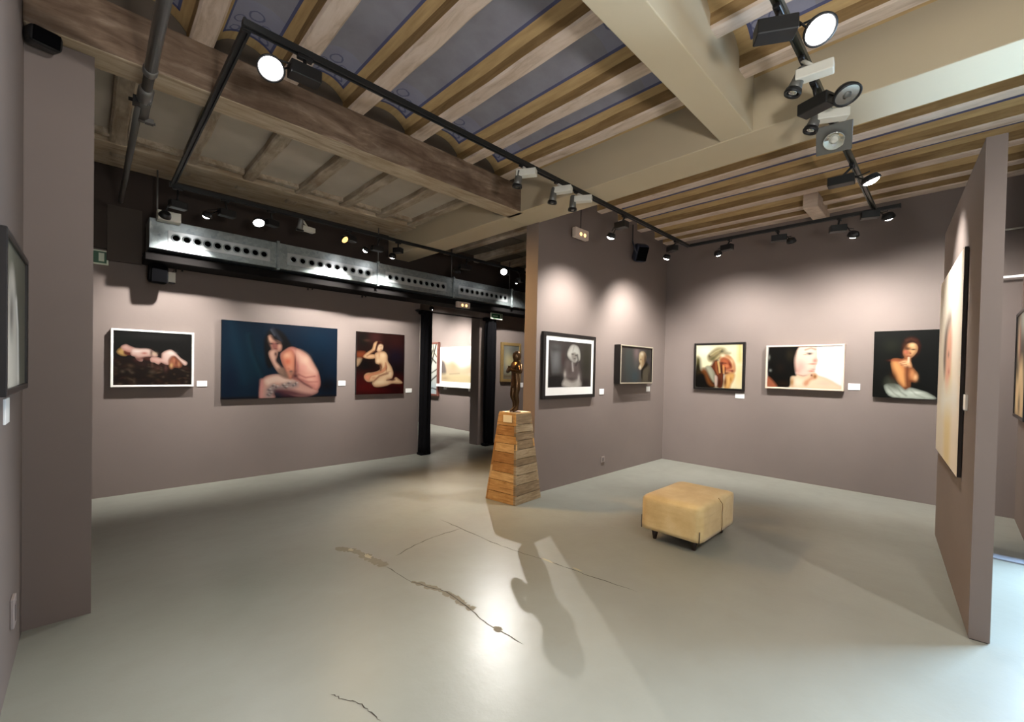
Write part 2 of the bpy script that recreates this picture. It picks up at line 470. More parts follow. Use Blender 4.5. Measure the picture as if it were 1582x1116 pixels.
# step at the right
struct('threshold', MB().box((5.42, -0.50, 0), (5.55, -0.18, 0.012)).bevel(0.003), plain('grey_threshold', rgb(140, 146, 156), 0.5), 'grey threshold strip on the floor beyond the partition')
bpy.data.objects['threshold']['kind'] = 'structure'
# --- floor cracks, worn patches
def ribbon(path, wmin, wmax, z, n_sub=5, jag=0.006):
    P = []
    for a, b_ in zip(path, path[1:]):
        for i in range(n_sub):
            t = i/n_sub; P.append((a[0]+(b_[0]-a[0])*t + random.uniform(-jag, jag), a[1]+(b_[1]-a[1])*t + random.uniform(-jag, jag)))
    P.append(path[-1]); b = MB(); prev = None
    for i, p in enumerate(P):
        q = P[min(i+1, len(P)-1)]; r = P[max(i-1, 0)]
        d = Vector((q[0]-r[0], q[1]-r[1], 0)); d.normalize(); nrm = Vector((-d.y, d.x, 0))
        k = 0.15 if i in (0, len(P)-1) else 1
        w_ = random.uniform(wmin, wmax)*k
        cur = [b.b.verts.new(Vector((p[0], p[1], z)) + s_*nrm*w_/2) for s_ in (-1, 1)]
        if prev: b.b.faces.new((prev[0], prev[1], cur[1], cur[0]))
        prev = cur
    return b
def patch(cx, cy, rx, ry, z, n=22):
    b = MB(); b.b.faces.new([b.b.verts.new((cx+rx*(1+random.uniform(-.4, .3))*math.cos(2*math.pi*i/n), cy+ry*(1+random.uniform(-.4, .3))*math.sin(2*math.pi*i/n), z)) for i in range(n)])
    return b
Z0 = 0.0012
for nm, path, a, b_ in (('crack', [(2.49, 3.52), (2.5, 3.19), (2.5, 2.76), (2.53, 2.47), (2.59, 2.17), (2.62, 1.86), (2.68, 1.47)], 0.003, 0.009),
                        ('crack', [(2.5, 3.19), (2.19, 3.19), (1.97, 3.14), (1.74, 3.06)], 0.003, 0.009),
                        ('crack', [(1.60, 2.95), (1.62, 2.6), (1.72, 2.34), (1.70, 2.05), (1.68, 1.87), (1.70, 1.60)], 0.003, 0.008),
                        ('crack', [(0.8, 1.95), (0.82, 1.89), (0.86, 1.83), (0.88, 1.74), (0.89, 1.66)], 0.002, 0.006)):
    struct(nm, ribbon(path, a, b_, Z0), MT['crack'], parent=fl)
for path, a, b_ in (([(1.46, 3.52), (1.55, 3.36), (1.58, 3.12), (1.60, 2.95)], 0.04, 0.10), ([(1.62, 2.62), (1.70, 2.40), (1.72, 2.24), (1.71, 2.05)], 0.02, 0.07)):
    struct('worn_patch', ribbon(path, a, b_, Z0*0.6, 12, 0.008), MT['worn'], parent=fl)
for cx, cy, rx, ry in ((1.53, 3.40, 0.018, 0.03), (1.58, 3.20, 0.022, 0.05), (2.585, 2.20, 0.012, 0.06), (2.64, 1.95, 0.008, 0.05)):
    struct('chipped_spot', patch(cx, cy, rx, ry, Z0*1.6), MT['chip'], parent=fl)
struct('chipped_spot', patch(1.69, 1.80, 0.026, 0.028, Z0*1.6), MT['worn'], parent=fl)

# ------------------------------------------------------------------ pictures
class Paint:
    """a small painter: works in the units of its quad (TL, TR, BR, BL) and colours a grid of vertices"""
    def __init__(s, quad, aspect, res=150, bg_=(20, 20, 20)):
        s.w = res if aspect >= 1 else max(20, int(res*aspect)); s.h = res if aspect < 1 else max(20, int(res/aspect))
        src = np.array(quad, float); dst = np.array([(0, 0), (1, 0), (1, 1), (0, 1)], float)
        A = []
        for (x, y), (u, v) in zip(src, dst):
            A.append([x, y, 1, 0, 0, 0, -u*x, -u*y]); A.append([0, 0, 0, x, y, 1, -v*x, -v*y])
        hh = np.linalg.solve(np.array(A), dst.reshape(-1)); s.H = np.append(hh, 1).reshape(3, 3)
        s.asp = aspect
        gy, gx = np.mgrid[0:s.h+1, 0:s.w+1]
        s.X = gx/s.w*aspect; s.Y = gy/s.h
        s.C = np.ones(s.X.shape+(3,))*lin(np.array(bg_)/255.0)
        s.k = math.sqrt(abs(np.linalg.det(np.array([src[1]-src[0], src[3]-src[0]])))/aspect)   # source units per unit height
    def P(s, pts):
        p = np.c_[np.array(pts, float), np.ones(len(pts))] @ s.H.T
        return np.c_[p[:, 0]/p[:, 2]*s.asp, p[:, 1]/p[:, 2]]
    def put(s, a, col, alpha=1.0):
        a = np.clip(a, 0, 1)[..., None]*alpha
        s.C = s.C*(1-a) + lin(np.array(col)/255.0)*a
    def poly(s, pts, col, soft=10, alpha=1.0, smooth=True, edge=None, grad=None):
        q = s.P(pts)
        if smooth:
            n = len(q); out = []
            for i in range(n):
                p0, p1, p2, p3 = q[i-1], q[i], q[(i+1) % n], q[(i+2) % n]
                for t in (0, .25, .5, .75):
                    out.append(0.5*((2*p1)+(-p0+p2)*t+(2*p0-5*p1+4*p2-p3)*t*t+(-p0+3*p1-3*p2+p3)*t**3))
            q = np.array(out)
        ins = np.zeros(s.X.shape, bool); dm = np.full(s.X.shape, 9.0)
        for a, b_ in zip(q, np.roll(q, -1, 0)):
            cond = (a[1] > s.Y) != (b_[1] > s.Y)
            with np.errstate(divide='ignore', invalid='ignore'):
                xi = (b_[0]-a[0])*(s.Y-a[1])/(b_[1]-a[1]+1e-12)+a[0]
            ins ^= cond & (s.X < xi)
            d = b_-a; L = d@d+1e-12; t = np.clip(((s.X-a[0])*d[0]+(s.Y-a[1])*d[1])/L, 0, 1)
            dm = np.minimum(dm, np.hypot(s.X-a[0]-t*d[0], s.Y-a[1]-t*d[1]))
        sd = np.where(ins, dm, -dm); w_ = max(soft/s.k, 1e-4)
        m_ = np.clip(sd/w_*0.5+0.5, 0, 1)
        s.put(m_, col, alpha)
        if grad is not None:      # second colour, direction it grows in
            g = (s.X*grad[1][0]+s.Y*grad[1][1]); gi = g[ins] if ins.any() else g
            t = np.clip((g-gi.min())/(gi.max()-gi.min()+1e-9), 0, 1)
            s.put(m_*t, grad[0], alpha)
        if edge is not None:      # turning form: darker towards the contour
            s.put(m_*np.exp(-np.clip(sd, 0, 9)/(edge[1]/s.k)), edge[0], (edge[2] if len(edge) > 2 else 0.8)*alpha)
        return s
    def line(s, pts, w_, col, soft=8, alpha=1.0):
        q = s.P(pts); ws = np.array(w_ if hasattr(w_, '__len__') else [w_]*len(pts), float)/s.k
        sd = np.full(s.X.shape, -9.0)
        for i in range(len(q)-1):
            a, b_ = q[i], q[i+1]; d = b_-a; L = d@d+1e-12
            t = np.clip(((s.X-a[0])*d[0]+(s.Y-a[1])*d[1])/L, 0, 1)
            sd = np.maximum(sd, ws[i]+(ws[i+1]-ws[i])*t - np.hypot(s.X-a[0]-t*d[0], s.Y-a[1]-t*d[1]))
        s.put(sd/max(soft/s.k, 1e-4)*0.5+0.5, col, alpha); return s
    def blob(s, cx, cy, rx, ry, col, alpha=1.0, ang=0.0, p=1.0):
        q = s.P([(cx, cy)])[0]; c_, n = math.cos(ang), math.sin(ang)
        dx, dy = (s.X-q[0])*s.k, (s.Y-q[1])*s.k
        e = ((dx*c_+dy*n)/rx)**2+((-dx*n+dy*c_)/ry)**2
        s.put(np.exp(-(e**p)*1.2), col, alpha); return s
    def grain(s, amt=0.08, n=40):
        r = np.random.default_rng(int(s.asp*1000)+n)
        for _ in range(n):
            cx, cy = r.uniform(0, s.asp), r.uniform(0, 1); rx, ry = r.uniform(.04, .25), r.uniform(.04, .25)
            g = 1+r.uniform(-amt, amt)
            e = np.exp(-((s.X-cx)/rx)**2-((s.Y-cy)/ry)**2)[..., None]
            s.C = s.C*(1+(g-1)*e)
        return s
    def gain(s, g):
        s.C = np.clip(s.C*g, 0, 0.98); return s

def canvas_mesh(pt, T):
    """grid of the painting; T maps (u 0..1, v 0..1 down) to a point"""
    nx, ny = pt.w, pt.h
    u = pt.X.ravel()/pt.asp; v = pt.Y.ravel()
    verts = T(u, v)
    ii = (np.arange(ny)[:, None]*(nx+1)+np.arange(nx)[None, :]).ravel()
    faces = np.c_[ii, ii+nx+1, ii+nx+2, ii+1]
    m = bpy.data.meshes.new('canvas')
    m.vertices.add(len(verts)); m.vertices.foreach_set('co', verts.ravel())
    m.loops.add(faces.size); m.loops.foreach_set('vertex_index', faces.ravel().astype(np.int32))
    m.polygons.add(len(faces)); m.polygons.foreach_set('loop_start', np.arange(0, faces.size, 4, dtype=np.int32))
    m.update(calc_edges=True)
    ca = m.color_attributes.new('Col', 'FLOAT_COLOR', 'POINT')
    ca.data.foreach_set('color', np.c_[pt.C.reshape(-1, 3), np.ones(len(verts))].ravel())
    return m

WALLS = {  # name: (origin function) a = metres along the wall left to right, z up, d = distance off the wall
    'back': lambda a, z, d: (a, 6.5-d, z),
    'stub': lambda a, z, d: (a, 3.52-d, z),
    'right': lambda a, z, d: (7.15-d, -a, z),
    'gallery': lambda a, z, d: (6.5-d, -a, z),
    'left': lambda a, z, d: (-0.26+d, a, z),
    'annex': lambda a, z, d: (-a, -0.5+d, z),
}
ART = plain('art_back', rgb(60, 54, 50), 0.8)
VC = mat_vcol('oil_paint', 0.45)
def picture(wall, a0, a1, z0, z1, depth, pt, label, frame=None, fw=0.03, rail=0.008, mount=0.0, gap=0.0, name='framed_painting', mountmat=None, front=None):
    """frame of four rails, a back box, an optional white mount and the painted canvas"""
    F = WALLS[wall]; gap = gap or 0.004
    ctr = F((a0+a1)/2, z0, 0.0)
    t = thing(name, label, 'painting', ctr)
    def bx(al, zl, dl, ah, zh, dh):
        p, q = F(al, zl, dl), F(ah, zh, dh)
        return [tuple(min(x, y) for x, y in zip(p, q)), tuple(max(x, y) for x, y in zip(p, q))]
    ins = fw if frame else 0.0
    part('backing' if frame else 'stretcher', MB().box(*bx(a0+ins*0.5, z0+ins*0.5, gap, a1-ins*0.5, z1-ins*0.5, depth-(0.012 if frame else 0.001))), ART if frame else MT['canvas'], t)
    if frame:
        d1 = depth + rail*0
        for al, zl, ah, zh in ((a0, z0, a0+fw, z1), (a1-fw, z0, a1, z1), (a0+fw, z1-fw, a1-fw, z1), (a0+fw, z0, a1-fw, z0+fw)):
            part('frame_rail', MB().box(*bx(al, zl, gap, ah, zh, depth)).bevel(0.003, 1), frame, t)
    if front:
        e = fw*0.75
        for al, zl, ah, zh in ((a0, z0, a0+e, z1), (a1-e, z0, a1, z1), (a0+e, z1-e, a1-e, z1), (a0+e, z0, a1-e, z0+e)):
            part('front_moulding', MB().box(*bx(al, zl, depth, ah, zh, depth+0.006)).bevel(0.002, 1), front, t)
    ca0, ca1, cz0, cz1, cd = a0+ins, a1-ins, z0+ins, z1-ins, (depth-0.010 if frame else depth)
    if mount:
        part('mount', MB().box(*bx(ca0, cz0, depth-0.012, ca1, cz1, depth-0.009)), mountmat or MT['card'], t)
        m4 = mount if hasattr(mount, '__len__') else (mount,)*4      # left, right, top, bottom
        ca0 += m4[0]; ca1 -= m4[1]; cz1 -= m4[2]; cz0 += m4[3]; cd = depth-0.008
    def T(u, v):
        aa = ca0+(ca1-ca0)*u; zz = cz1+(cz0-cz1)*v
        x, y, z = F(aa, zz, cd)
        o_ = np.zeros((len(u), 3)); o_[:, 0] = x; o_[:, 1] = y; o_[:, 2] = z
        return o_
    me = canvas_mesh(pt, T); me.materials.append(VC)
    link('canvas', me, VC, t, BASE[t.name])
    return t
def card(wall, a0, a1, z0, z1, label, name='caption_card'):
    F = WALLS[wall]; t = thing(name, label, 'card', F((a0+a1)/2, z0, 0.0), 'caption cards beside the pictures')
    def bx(al, zl, dl, ah, zh, dh):
        p, q = F(al, zl, dl), F(ah, zh, dh)
        return [tuple(min(x, y) for x, y in zip(p, q)), tuple(max(x, y) for x, y in zip(p, q))]
    part('board', MB().box(*bx(a0, z0, 0, a1, z1, 0.008)).bevel(0.0015, 1), MT['card'], t)
    return t

# 1 reclining nude, white frame
p = Paint([(98, 105), (1328, 180), (1312, 968), (98, 965)], 0.71/0.60, 180, (22, 21, 19))
p.blob(700, 210, 420, 60, (44, 43, 40), .6).blob(250, 240, 200, 90, (26, 30, 26), .6)
p.poly([(98, 560), (250, 520), (420, 560), (700, 640), (960, 690), (1200, 690), (1330, 690), (1330, 980), (98, 980)], (30, 20, 15), 40)
r_ = random.Random(3)
for _ in range(110):
    x, y = r_.uniform(110, 1290), r_.uniform(560, 950)
    if y > 520+(x-110)*0.16: p.blob(x, y, r_.uniform(16, 60), r_.uniform(12, 34), r_.choice([(74, 56, 40), (88, 68, 50), (58, 34, 26), (16, 12, 10), (12, 9, 8), (96, 82, 66)]), r_.uniform(.3, .7), r_.uniform(-.6, .6))
p.poly([(160, 450), (200, 395), (270, 380), (320, 430), (300, 500), (220, 495)], (206, 168, 104), 18, edge=((120, 84, 44), 18))
p.poly([(225, 370), (290, 335), (350, 360), (440, 405), (420, 470), (340, 450), (270, 430)], (240, 204, 190), 16, edge=((170, 104, 90), 22), grad=((196, 132, 116), (0, 1)))
p.poly([(265, 430), (340, 455), (385, 450), (385, 490), (320, 500), (265, 480)], (96, 44, 34), 14)
p.poly([(390, 400), (520, 400), (620, 402), (690, 425), (780, 500), (740, 525), (650, 520), (560, 535), (540, 590), (480, 575), (440, 520), (380, 490)], (250, 226, 212), 16, grad=((206, 146, 130), (0, 1)), edge=((150, 86, 72), 14))
p.blob(580, 470, 50, 26, (190, 112, 100), .85).blob(600, 550, 100, 26, (78, 38, 30), .85).blob(690, 470, 24, 70, (70, 40, 30), .85).blob(740, 480, 40, 30, (222, 194, 160), .8).blob(660, 560, 60, 40, (84, 46, 38), .8).blob(470, 440, 60, 22, (255, 236, 224), .7)
p.poly([(690, 545), (780, 540), (850, 555), (860, 480), (930, 435), (1000, 425), (1060, 470), (1150, 560), (1240, 620), (1215, 660), (1140, 600), (1060, 520), (1000, 560), (960, 640), (900, 640), (840, 610), (800, 640), (740, 610), (690, 600)], (250, 230, 216), 16, edge=((190, 120, 104), 16), grad=((226, 176, 160), (-.4, .6)))
p.poly([(960, 590), (1020, 520), (1090, 560), (1160, 640), (1140, 690), (1050, 690), (990, 710)], (170, 104, 76), 22, edge=((96, 52, 36), 24)).blob(1000, 665, 24, 46, (226, 180, 122), .85).blob(1075, 620, 18, 60, (110, 56, 40), .8).blob(1120, 650, 14, 50, (200, 150, 112), .6).blob(1045, 590, 16, 40, (200, 130, 100), .6)
p.blob(850, 645, 44, 26, (60, 26, 22), .9).blob(820, 500, 30, 50, (40, 18, 18), .9).blob(480, 570, 60, 40, (90, 50, 46), .7).blob(560, 640, 90, 50, (58, 36, 32), .6).blob(780, 700, 70, 60, (84, 54, 44), .6).blob(915, 700, 30, 80, (96, 62, 56), .7).blob(1000, 470, 60, 26, (255, 242, 232), .7).blob(700, 640, 22, 50, (110, 80, 66), .5)
picture('back', 0.165, 0.905, 1.215, 1.862, 0.075, p.gain(0.52), 'white-framed painting of a pale reclining nude on dark rocks', MT['fwhite'], 0.022)
# 2 seated nude on deep blue
p = Paint([(62, 55), (1538, 172), (1522, 1015), (52, 1022)], 1.46/0.99, 220, (4, 24, 42))
p.blob(280, 500, 300, 500, (8, 36, 52), .8).blob(1250, 300, 260, 220, (4, 34, 54), .8).blob(520, 600, 120, 300, (10, 42, 54), .5, .5)
p.line([(390, 250), (440, 480), (560, 740)], 14, (18, 54, 66), 40, .7).line([(180, 100), (240, 400), (330, 800)], 20, (14, 48, 64), 60, .6).line([(420, 260), (470, 480), (590, 740)], 10, (2, 16, 30), 30, .8).blob(1400, 880, 180, 140, (2, 4, 10), .97).blob(1300, 700, 90, 160, (2, 14, 26), .6).blob(150, 800, 120, 260, (3, 16, 38), .7).line([(60, 1012), (1520, 1005)], 14, (14, 10, 16), 14)
p.poly([(690, 170), (800, 190), (890, 290), (940, 400), (880, 480), (800, 470), (770, 560), (640, 650), (590, 420), (600, 280), (640, 210)], (12, 10, 12), 18)
p.line([(700, 180), (760, 260), (800, 320)], 12, (56, 60, 70), 26, .8).line([(680, 185), (720, 250)], 8, (84, 88, 98), 16, .7)
p.poly([(545, 1020), (548, 860), (590, 770), (700, 735), (820, 745), (900, 790), (1000, 790), (1120, 850), (1250, 900), (1270, 960), (1150, 1000), (980, 1000), (800, 930), (700, 920), (720, 1020)], (206, 156, 140), 14, edge=((120, 70, 70), 30))
p.poly([(600, 790), (740, 742), (860, 775), (980, 815), (900, 850), (740, 830), (640, 860)], (232, 200, 180), 26, .85)
p.poly([(620, 900), (700, 850), (760, 870), (900, 825), (1010, 835), (1010, 890), (900, 900), (760, 920), (700, 960), (680, 1020), (615, 1010)], (146, 132, 128), 30, .85)
for x, y in ((650, 920), (700, 870), (740, 885), (830, 865), (900, 840), (960, 870), (990, 850), (860, 895), (640, 980), (670, 960)): p.blob(x, y, 26, 14, (70, 68, 72), .75, x*.3).blob(x+18, y-14, 16, 9, (206, 198, 188), .7).blob(x-16, y+14, 12, 8, (176, 160, 150), .6)
p.poly([(730, 915), (900, 915), (1060, 960), (1180, 1000), (900, 1000), (740, 960)], (84, 44, 52), 30, .9).blob(760, 975, 60, 26, (30, 34, 44), .8)
p.line([(560, 800), (552, 900), (548, 1010)], 14, (220, 150, 140), 22, .7)
p.poly([(800, 500), (850, 440), (930, 400), (1010, 420), (1140, 500), (1230, 630), (1290, 740), (1305, 860), (1260, 930), (1180, 890), (1060, 820), (960, 780), (1000, 700), (960, 660), (860, 650)], (226, 160, 142), 14, edge=((134, 70, 64), 34, .85))
p.poly([(1020, 450), (1130, 510), (1215, 640), (1250, 720), (1160, 700), (1070, 620), (1010, 520)], (244, 200, 176), 50, .85)
p.blob(1090, 640, 60, 60, (232, 160, 148), .7).blob(1120, 560, 50, 60, (248, 212, 184), .6).blob(1010, 620, 30, 110, (150, 84, 80), .55)
p.poly([(810, 520), (860, 450), (940, 430), (985, 520), (985, 660), (940, 780), (880, 760), (850, 660)], (230, 154, 122), 18, edge=((130, 62, 52), 26, .85))
p.blob(880, 500, 44, 40, (244, 186, 152), .7).blob(890, 575, 46, 50, (208, 104, 72), .75).blob(985, 600, 14, 150, (104, 46, 42), .8).blob(930, 720, 40, 40, (160, 116, 98), .8).blob(930, 695, 30, 16, (84, 76, 76), .75).blob(900, 665, 26, 16, (190, 116, 92), .7).blob(990, 755, 44, 36, (70, 26, 32), .9)
p.line([(1030, 735), (1120, 775), (1240, 760)], 6, (142, 74, 68), 14, .85).line([(1010, 780), (1100, 850), (1200, 905)], 8, (84, 40, 42), 14, .85).line([(1020, 790), (1160, 830), (1270, 830)], 6, (150, 84, 76), 16, .7).blob(1180, 800, 60, 20, (236, 182, 162), .6).blob(1150, 745, 50, 16, (240, 184, 162), .6).blob(1230, 880, 50, 40, (196, 128, 116), .6)
p.poly([(640, 270), (680, 250), (720, 300), (800, 340), (810, 420), (770, 450), (700, 430), (660, 370)], (206, 158, 134), 12, edge=((92, 54, 46), 20, .8))
p.poly([(690, 340), (770, 350), (750, 425), (690, 405)], (140, 76, 70), 18, .85).blob(678, 352, 28, 12, (24, 14, 14), .95).blob(762, 352, 30, 11, (34, 20, 20), .9).line([(690, 265), (750, 325), (810, 350)], 12, (28, 24, 24), 18, .9).blob(735, 418, 30, 9, (116, 38, 40), .9).blob(660, 300, 20, 36, (222, 180, 154), .7).blob(785, 385, 20, 26, (210, 160, 136), .7).line([(630, 280), (650, 340), (665, 400)], 10, (16, 12, 12), 14, .9)
p.poly([(650, 480), (680, 430), (740, 430), (760, 470), (740, 560), (780, 610), (830, 660), (840, 740), (760, 690), (700, 600)], (222, 178, 156), 12, edge=((110, 66, 56), 16, .8))
p.blob(735, 480, 20, 34, (60, 28, 26), .9).line([(760, 555), (790, 600), (815, 645)], 16, (36, 26, 20), 16, .8).poly([(760, 660), (840, 660), (900, 760), (860, 780), (790, 740)], (130, 104, 88), 20, .85)
picture('back', 1.19, 2.65, 1.045, 2.055, 0.045, p.gain(0.50), 'large deep blue painting of a seated dark-haired nude seen from the side')
# 3 kneeling nude on red cloth
p = Paint([(75, 75), (828, 120), (808, 1055), (65, 1055)], 0.83/0.98, 180, (36, 15, 12))
p.blob(180, 200, 140, 140, (10, 12, 8), .9).blob(360, 170, 110, 110, (66, 32, 30), .8).blob(700, 260, 150, 160, (56, 24, 20), .8).blob(680, 480, 190, 170, (20, 13, 28), .9).blob(700, 700, 160, 120, (8, 5, 9), .95).blob(200, 600, 160, 160, (9, 5, 5), .97).blob(230, 215, 60, 22, (84, 56, 44), .6)
p.poly([(70, 760), (830, 800), (815, 1060), (60, 1060)], (62, 5, 6), 90).blob(300, 950, 200, 70, (88, 6, 6), .7).blob(700, 1000, 140, 60, (34, 3, 3), .8).blob(560, 950, 200, 30, (20, 2, 2), .7)
p.poly([(75, 395), (190, 390), (230, 440), (160, 490), (80, 480)], (128, 62, 34), 16, edge=((60, 26, 14), 20)).poly([(70, 500), (150, 500), (110, 590), (72, 610)], (170, 142, 110), 14, edge=((90, 70, 50), 16))
FL = (150, 88, 56)
p.poly([(175, 470), (230, 410), (310, 350), (340, 260), (400, 235), (400, 330), (340, 380), (280, 430), (340, 440), (350, 490), (250, 500)], (236, 194, 148), 10, edge=(FL, 16)).line([(230, 460), (290, 420), (330, 385)], 8, (120, 66, 36), 14, .8)
p.poly([(370, 310), (400, 240), (450, 245), (480, 300), (465, 360), (420, 395), (375, 370)], (240, 204, 166), 10, edge=(FL, 18)).poly([(375, 275), (405, 222), (470, 242), (480, 280), (440, 275), (405, 300), (378, 390), (392, 450), (352, 410)], (58, 16, 12), 12).blob(450, 315, 14, 6, (70, 30, 22), .8).blob(425, 318, 12, 6, (70, 30, 22), .7).blob(446, 355, 12, 5, (150, 60, 50), .8).blob(470, 330, 10, 30, (255, 226, 190), .6)
p.poly([(350, 440), (400, 400), (500, 395), (545, 450), (555, 540), (610, 630), (640, 740), (600, 810), (500, 850), (400, 830), (330, 850), (230, 850), (190, 780), (230, 730), (330, 720), (430, 680), (440, 610), (420, 590), (370, 570), (360, 510)], (244, 206, 160), 10, edge=(FL, 26))
p.blob(480, 450, 50, 40, (255, 226, 184), .6).blob(400, 540, 30, 30, (255, 222, 182), .6).blob(450, 610, 24, 44, (150, 88, 58), .7).blob(420, 450, 16, 50, (196, 130, 92), .5)
p.poly([(320, 870), (400, 790), (520, 720), (620, 700), (625, 800), (560, 830), (640, 850), (680, 800), (730, 830), (790, 885), (720, 895), (620, 890), (540, 920), (420, 940), (340, 930)], (246, 212, 168), 10, edge=(FL, 28))
p.poly([(210, 760), (300, 730), (420, 700), (500, 640), (520, 560), (540, 640), (500, 705), (400, 745), (300, 770), (260, 840), (200, 800)], (222, 146, 106), 14, .85, edge=((140, 70, 44), 14))
p.blob(535, 660, 12, 60, (120, 66, 44), .8).line([(335, 860), (420, 770), (560, 735)], 8, (116, 62, 40), 14, .85).line([(430, 590), (455, 640), (440, 685)], 10, (80, 42, 28), 14, .9).line([(540, 842), (600, 832), (670, 835)], 8, (80, 36, 26), 12, .85).blob(230, 790, 34, 34, (228, 140, 112), .6).blob(600, 740, 30, 50, (255, 228, 190), .5).blob(430, 870, 90, 26, (255, 230, 192), .5).blob(330, 800, 50, 26, (190, 116, 82), .6)
picture('back', 2.955, 3.78, 1.06, 2.043, 0.04, p.gain(0.50), 'unframed painting of a kneeling nude on dark red cloth beside the curtain')
# 4 pale drawing, black frame and white mount
p = Paint([(165, 185), (780, 245), (755, 920), (150, 890)], 0.86/0.70, 180, (84, 78, 75))
p.blob(260, 500, 90, 220, (132, 134, 134), .9).poly([(150, 720), (380, 730), (350, 900), (150, 890)], (44, 41, 40), 30).blob(700, 520, 110, 380, (66, 64, 54), .95).blob(480, 230, 330, 40, (72, 65, 62), .85).blob(360, 480, 34, 140, (88, 66, 63), .7).blob(680, 860, 90, 60, (52, 45, 44), .9).line([(165, 350), (185, 700)], 14, (58, 52, 49), 14).blob(250, 330, 90, 30, (70, 66, 62), .6)
r_ = random.Random(9)
for _ in range(60): p.line([(r_.uniform(150, 380), r_.uniform(200, 880))]+[(0, 0)]*0+[(r_.uniform(600, 780), r_.uniform(200, 880))], 1, (90, 84, 80), 3, .10)
p.poly([(400, 500), (470, 480), (560, 520), (600, 640), (620, 760), (600, 900), (360, 890), (380, 760), (380, 620)], (132, 120, 116), 24, edge=((70, 62, 60), 40, .5))
p.poly([(350, 870), (390, 780), (480, 830), (580, 800), (610, 900), (480, 930)], (212, 206, 196), 24).blob(385, 710, 24, 50, (224, 216, 206), .9).blob(580, 780, 22, 54, (226, 218, 210), .9).blob(450, 640, 50, 60, (106, 92, 88), .7).blob(540, 640, 40, 70, (112, 100, 96), .7).blob(470, 780, 80, 20, (84, 74, 70), .6)
p.poly([(430, 360), (470, 280), (520, 262), (580, 300), (605, 400), (600, 490), (565, 520), (520, 530), (470, 500), (425, 430)], (232, 230, 220), 12, edge=((150, 146, 138), 16, .6))
p.poly([(480, 400), (530, 380), (560, 440), (530, 520), (490, 480)], (178, 172, 162), 14).blob(497, 405, 24, 12, (78, 72, 70), .85).blob(545, 425, 22, 12, (78, 72, 70), .85).blob(525, 475, 20, 8, (90, 82, 80), .8).line([(565, 420), (575, 500), (540, 575)], 12, (64, 59, 56), 14, .9).line([(490, 540), (498, 660)], 11, (226, 220, 214), 12, .9).line([(520, 280), (500, 360)], 5, (170, 166, 158), 10, .8)
p.grain(.14, 60)
picture('stub', 3.93, 5.015, 1.143, 1.975, 0.05, p.gain(0.48), 'black-framed pale drawing of a white-haired woman on white paper', MT['fblack'], 0.045, mount=(0.05, 0.05, 0.055, 0.10))
# 5 bearded profile
p = Paint([(180, 150), (860, 215), (830, 960), (155, 955)], 0.92/0.54, 160, (84, 78, 75))
p.blob(250, 450, 90, 400, (70, 62, 55), .9).blob(340, 600, 170, 330, (74, 82, 80), .9).blob(380, 330, 90, 90, (74, 80, 75), .8).blob(520, 300, 90, 140, (140, 122, 120), .9).blob(500, 560, 60, 90, (106, 105, 100), .7).blob(480, 830, 150, 150, (70, 86, 90), .9).blob(780, 320, 90, 120, (46, 52, 42), .9).blob(780, 520, 60, 90, (70, 66, 76), .7).line([(180, 150), (870, 215)], 20, (70, 48, 47), 14).line([(858, 200), (825, 970)], 16, (36, 25, 24), 16)
p.poly([(640, 680), (720, 560), (800, 600), (830, 960), (620, 960)], (100, 92, 76), 24, edge=((50, 44, 36), 40, .6)).poly([(620, 660), (700, 540), (750, 500), (760, 600), (660, 700), (640, 900), (615, 800)], (26, 22, 17), 18).blob(790, 860, 40, 120, (48, 38, 35), .8)
p.poly([(575, 400), (590, 310), (650, 280), (710, 310), (730, 400), (700, 520), (650, 620), (600, 680), (560, 640), (590, 560), (575, 480)], (236, 214, 168), 14, grad=((120, 90, 62), (1, .1)), edge=((130, 96, 62), 14, .5)).blob(710, 450, 30, 100, (66, 48, 36), .9).blob(614, 455, 22, 16, (110, 70, 44), .9).blob(588, 545, 24, 20, (110, 82, 58), .85).blob(598, 632, 26, 32, (246, 238, 218), .9).blob(640, 330, 50, 30, (250, 238, 210), .8).blob(650, 480, 20, 50, (170, 126, 84), .7)
picture('stub', 5.555, 6.52, 1.325, 1.903, 0.11, p.gain(0.45), 'small painting of a white-bearded man in profile, in a silver-edged dark box frame', MT['fblack'], 0.022, front=MT['fsilver'])
# 6 woman with her face in her hands
p = Paint([(78, 125), (922, 82), (912, 895), (78, 895)], 0.70/0.66, 190, (244, 236, 196))
p.blob(230, 220, 160, 120, (252, 252, 230), .9).line([(865, 80), (870, 380)], 34, (240, 202, 120), 40, .9).blob(860, 650, 80, 240, (244, 222, 156), .8)
p.poly([(70, 400), (150, 370), (180, 560), (230, 560), (420, 640), (460, 900), (70, 905)], (18, 16, 8), 40).blob(110, 400, 40, 90, (110, 102, 52), .6).blob(140, 640, 50, 100, (60, 46, 22), .6)
p.poly([(290, 330), (340, 250), (450, 170), (560, 165), (640, 200), (700, 250), (600, 300), (510, 370), (430, 410), (320, 410)], (160, 144, 102), 30, edge=((96, 84, 60), 40, .6)).blob(380, 360, 70, 46, (104, 98, 64), .85).blob(545, 225, 36, 30, (60, 64, 48), .85).blob(325, 318, 34, 30, (84, 68, 50), .8).blob(690, 200, 90, 50, (240, 238, 208), .8).line([(340, 300), (430, 230), (520, 190)], 8, (206, 196, 150), 16, .7).line([(360, 380), (450, 300), (520, 250)], 8, (90, 84, 56), 16, .7).line([(420, 390), (490, 320)], 7, (214, 200, 150), 14, .7)
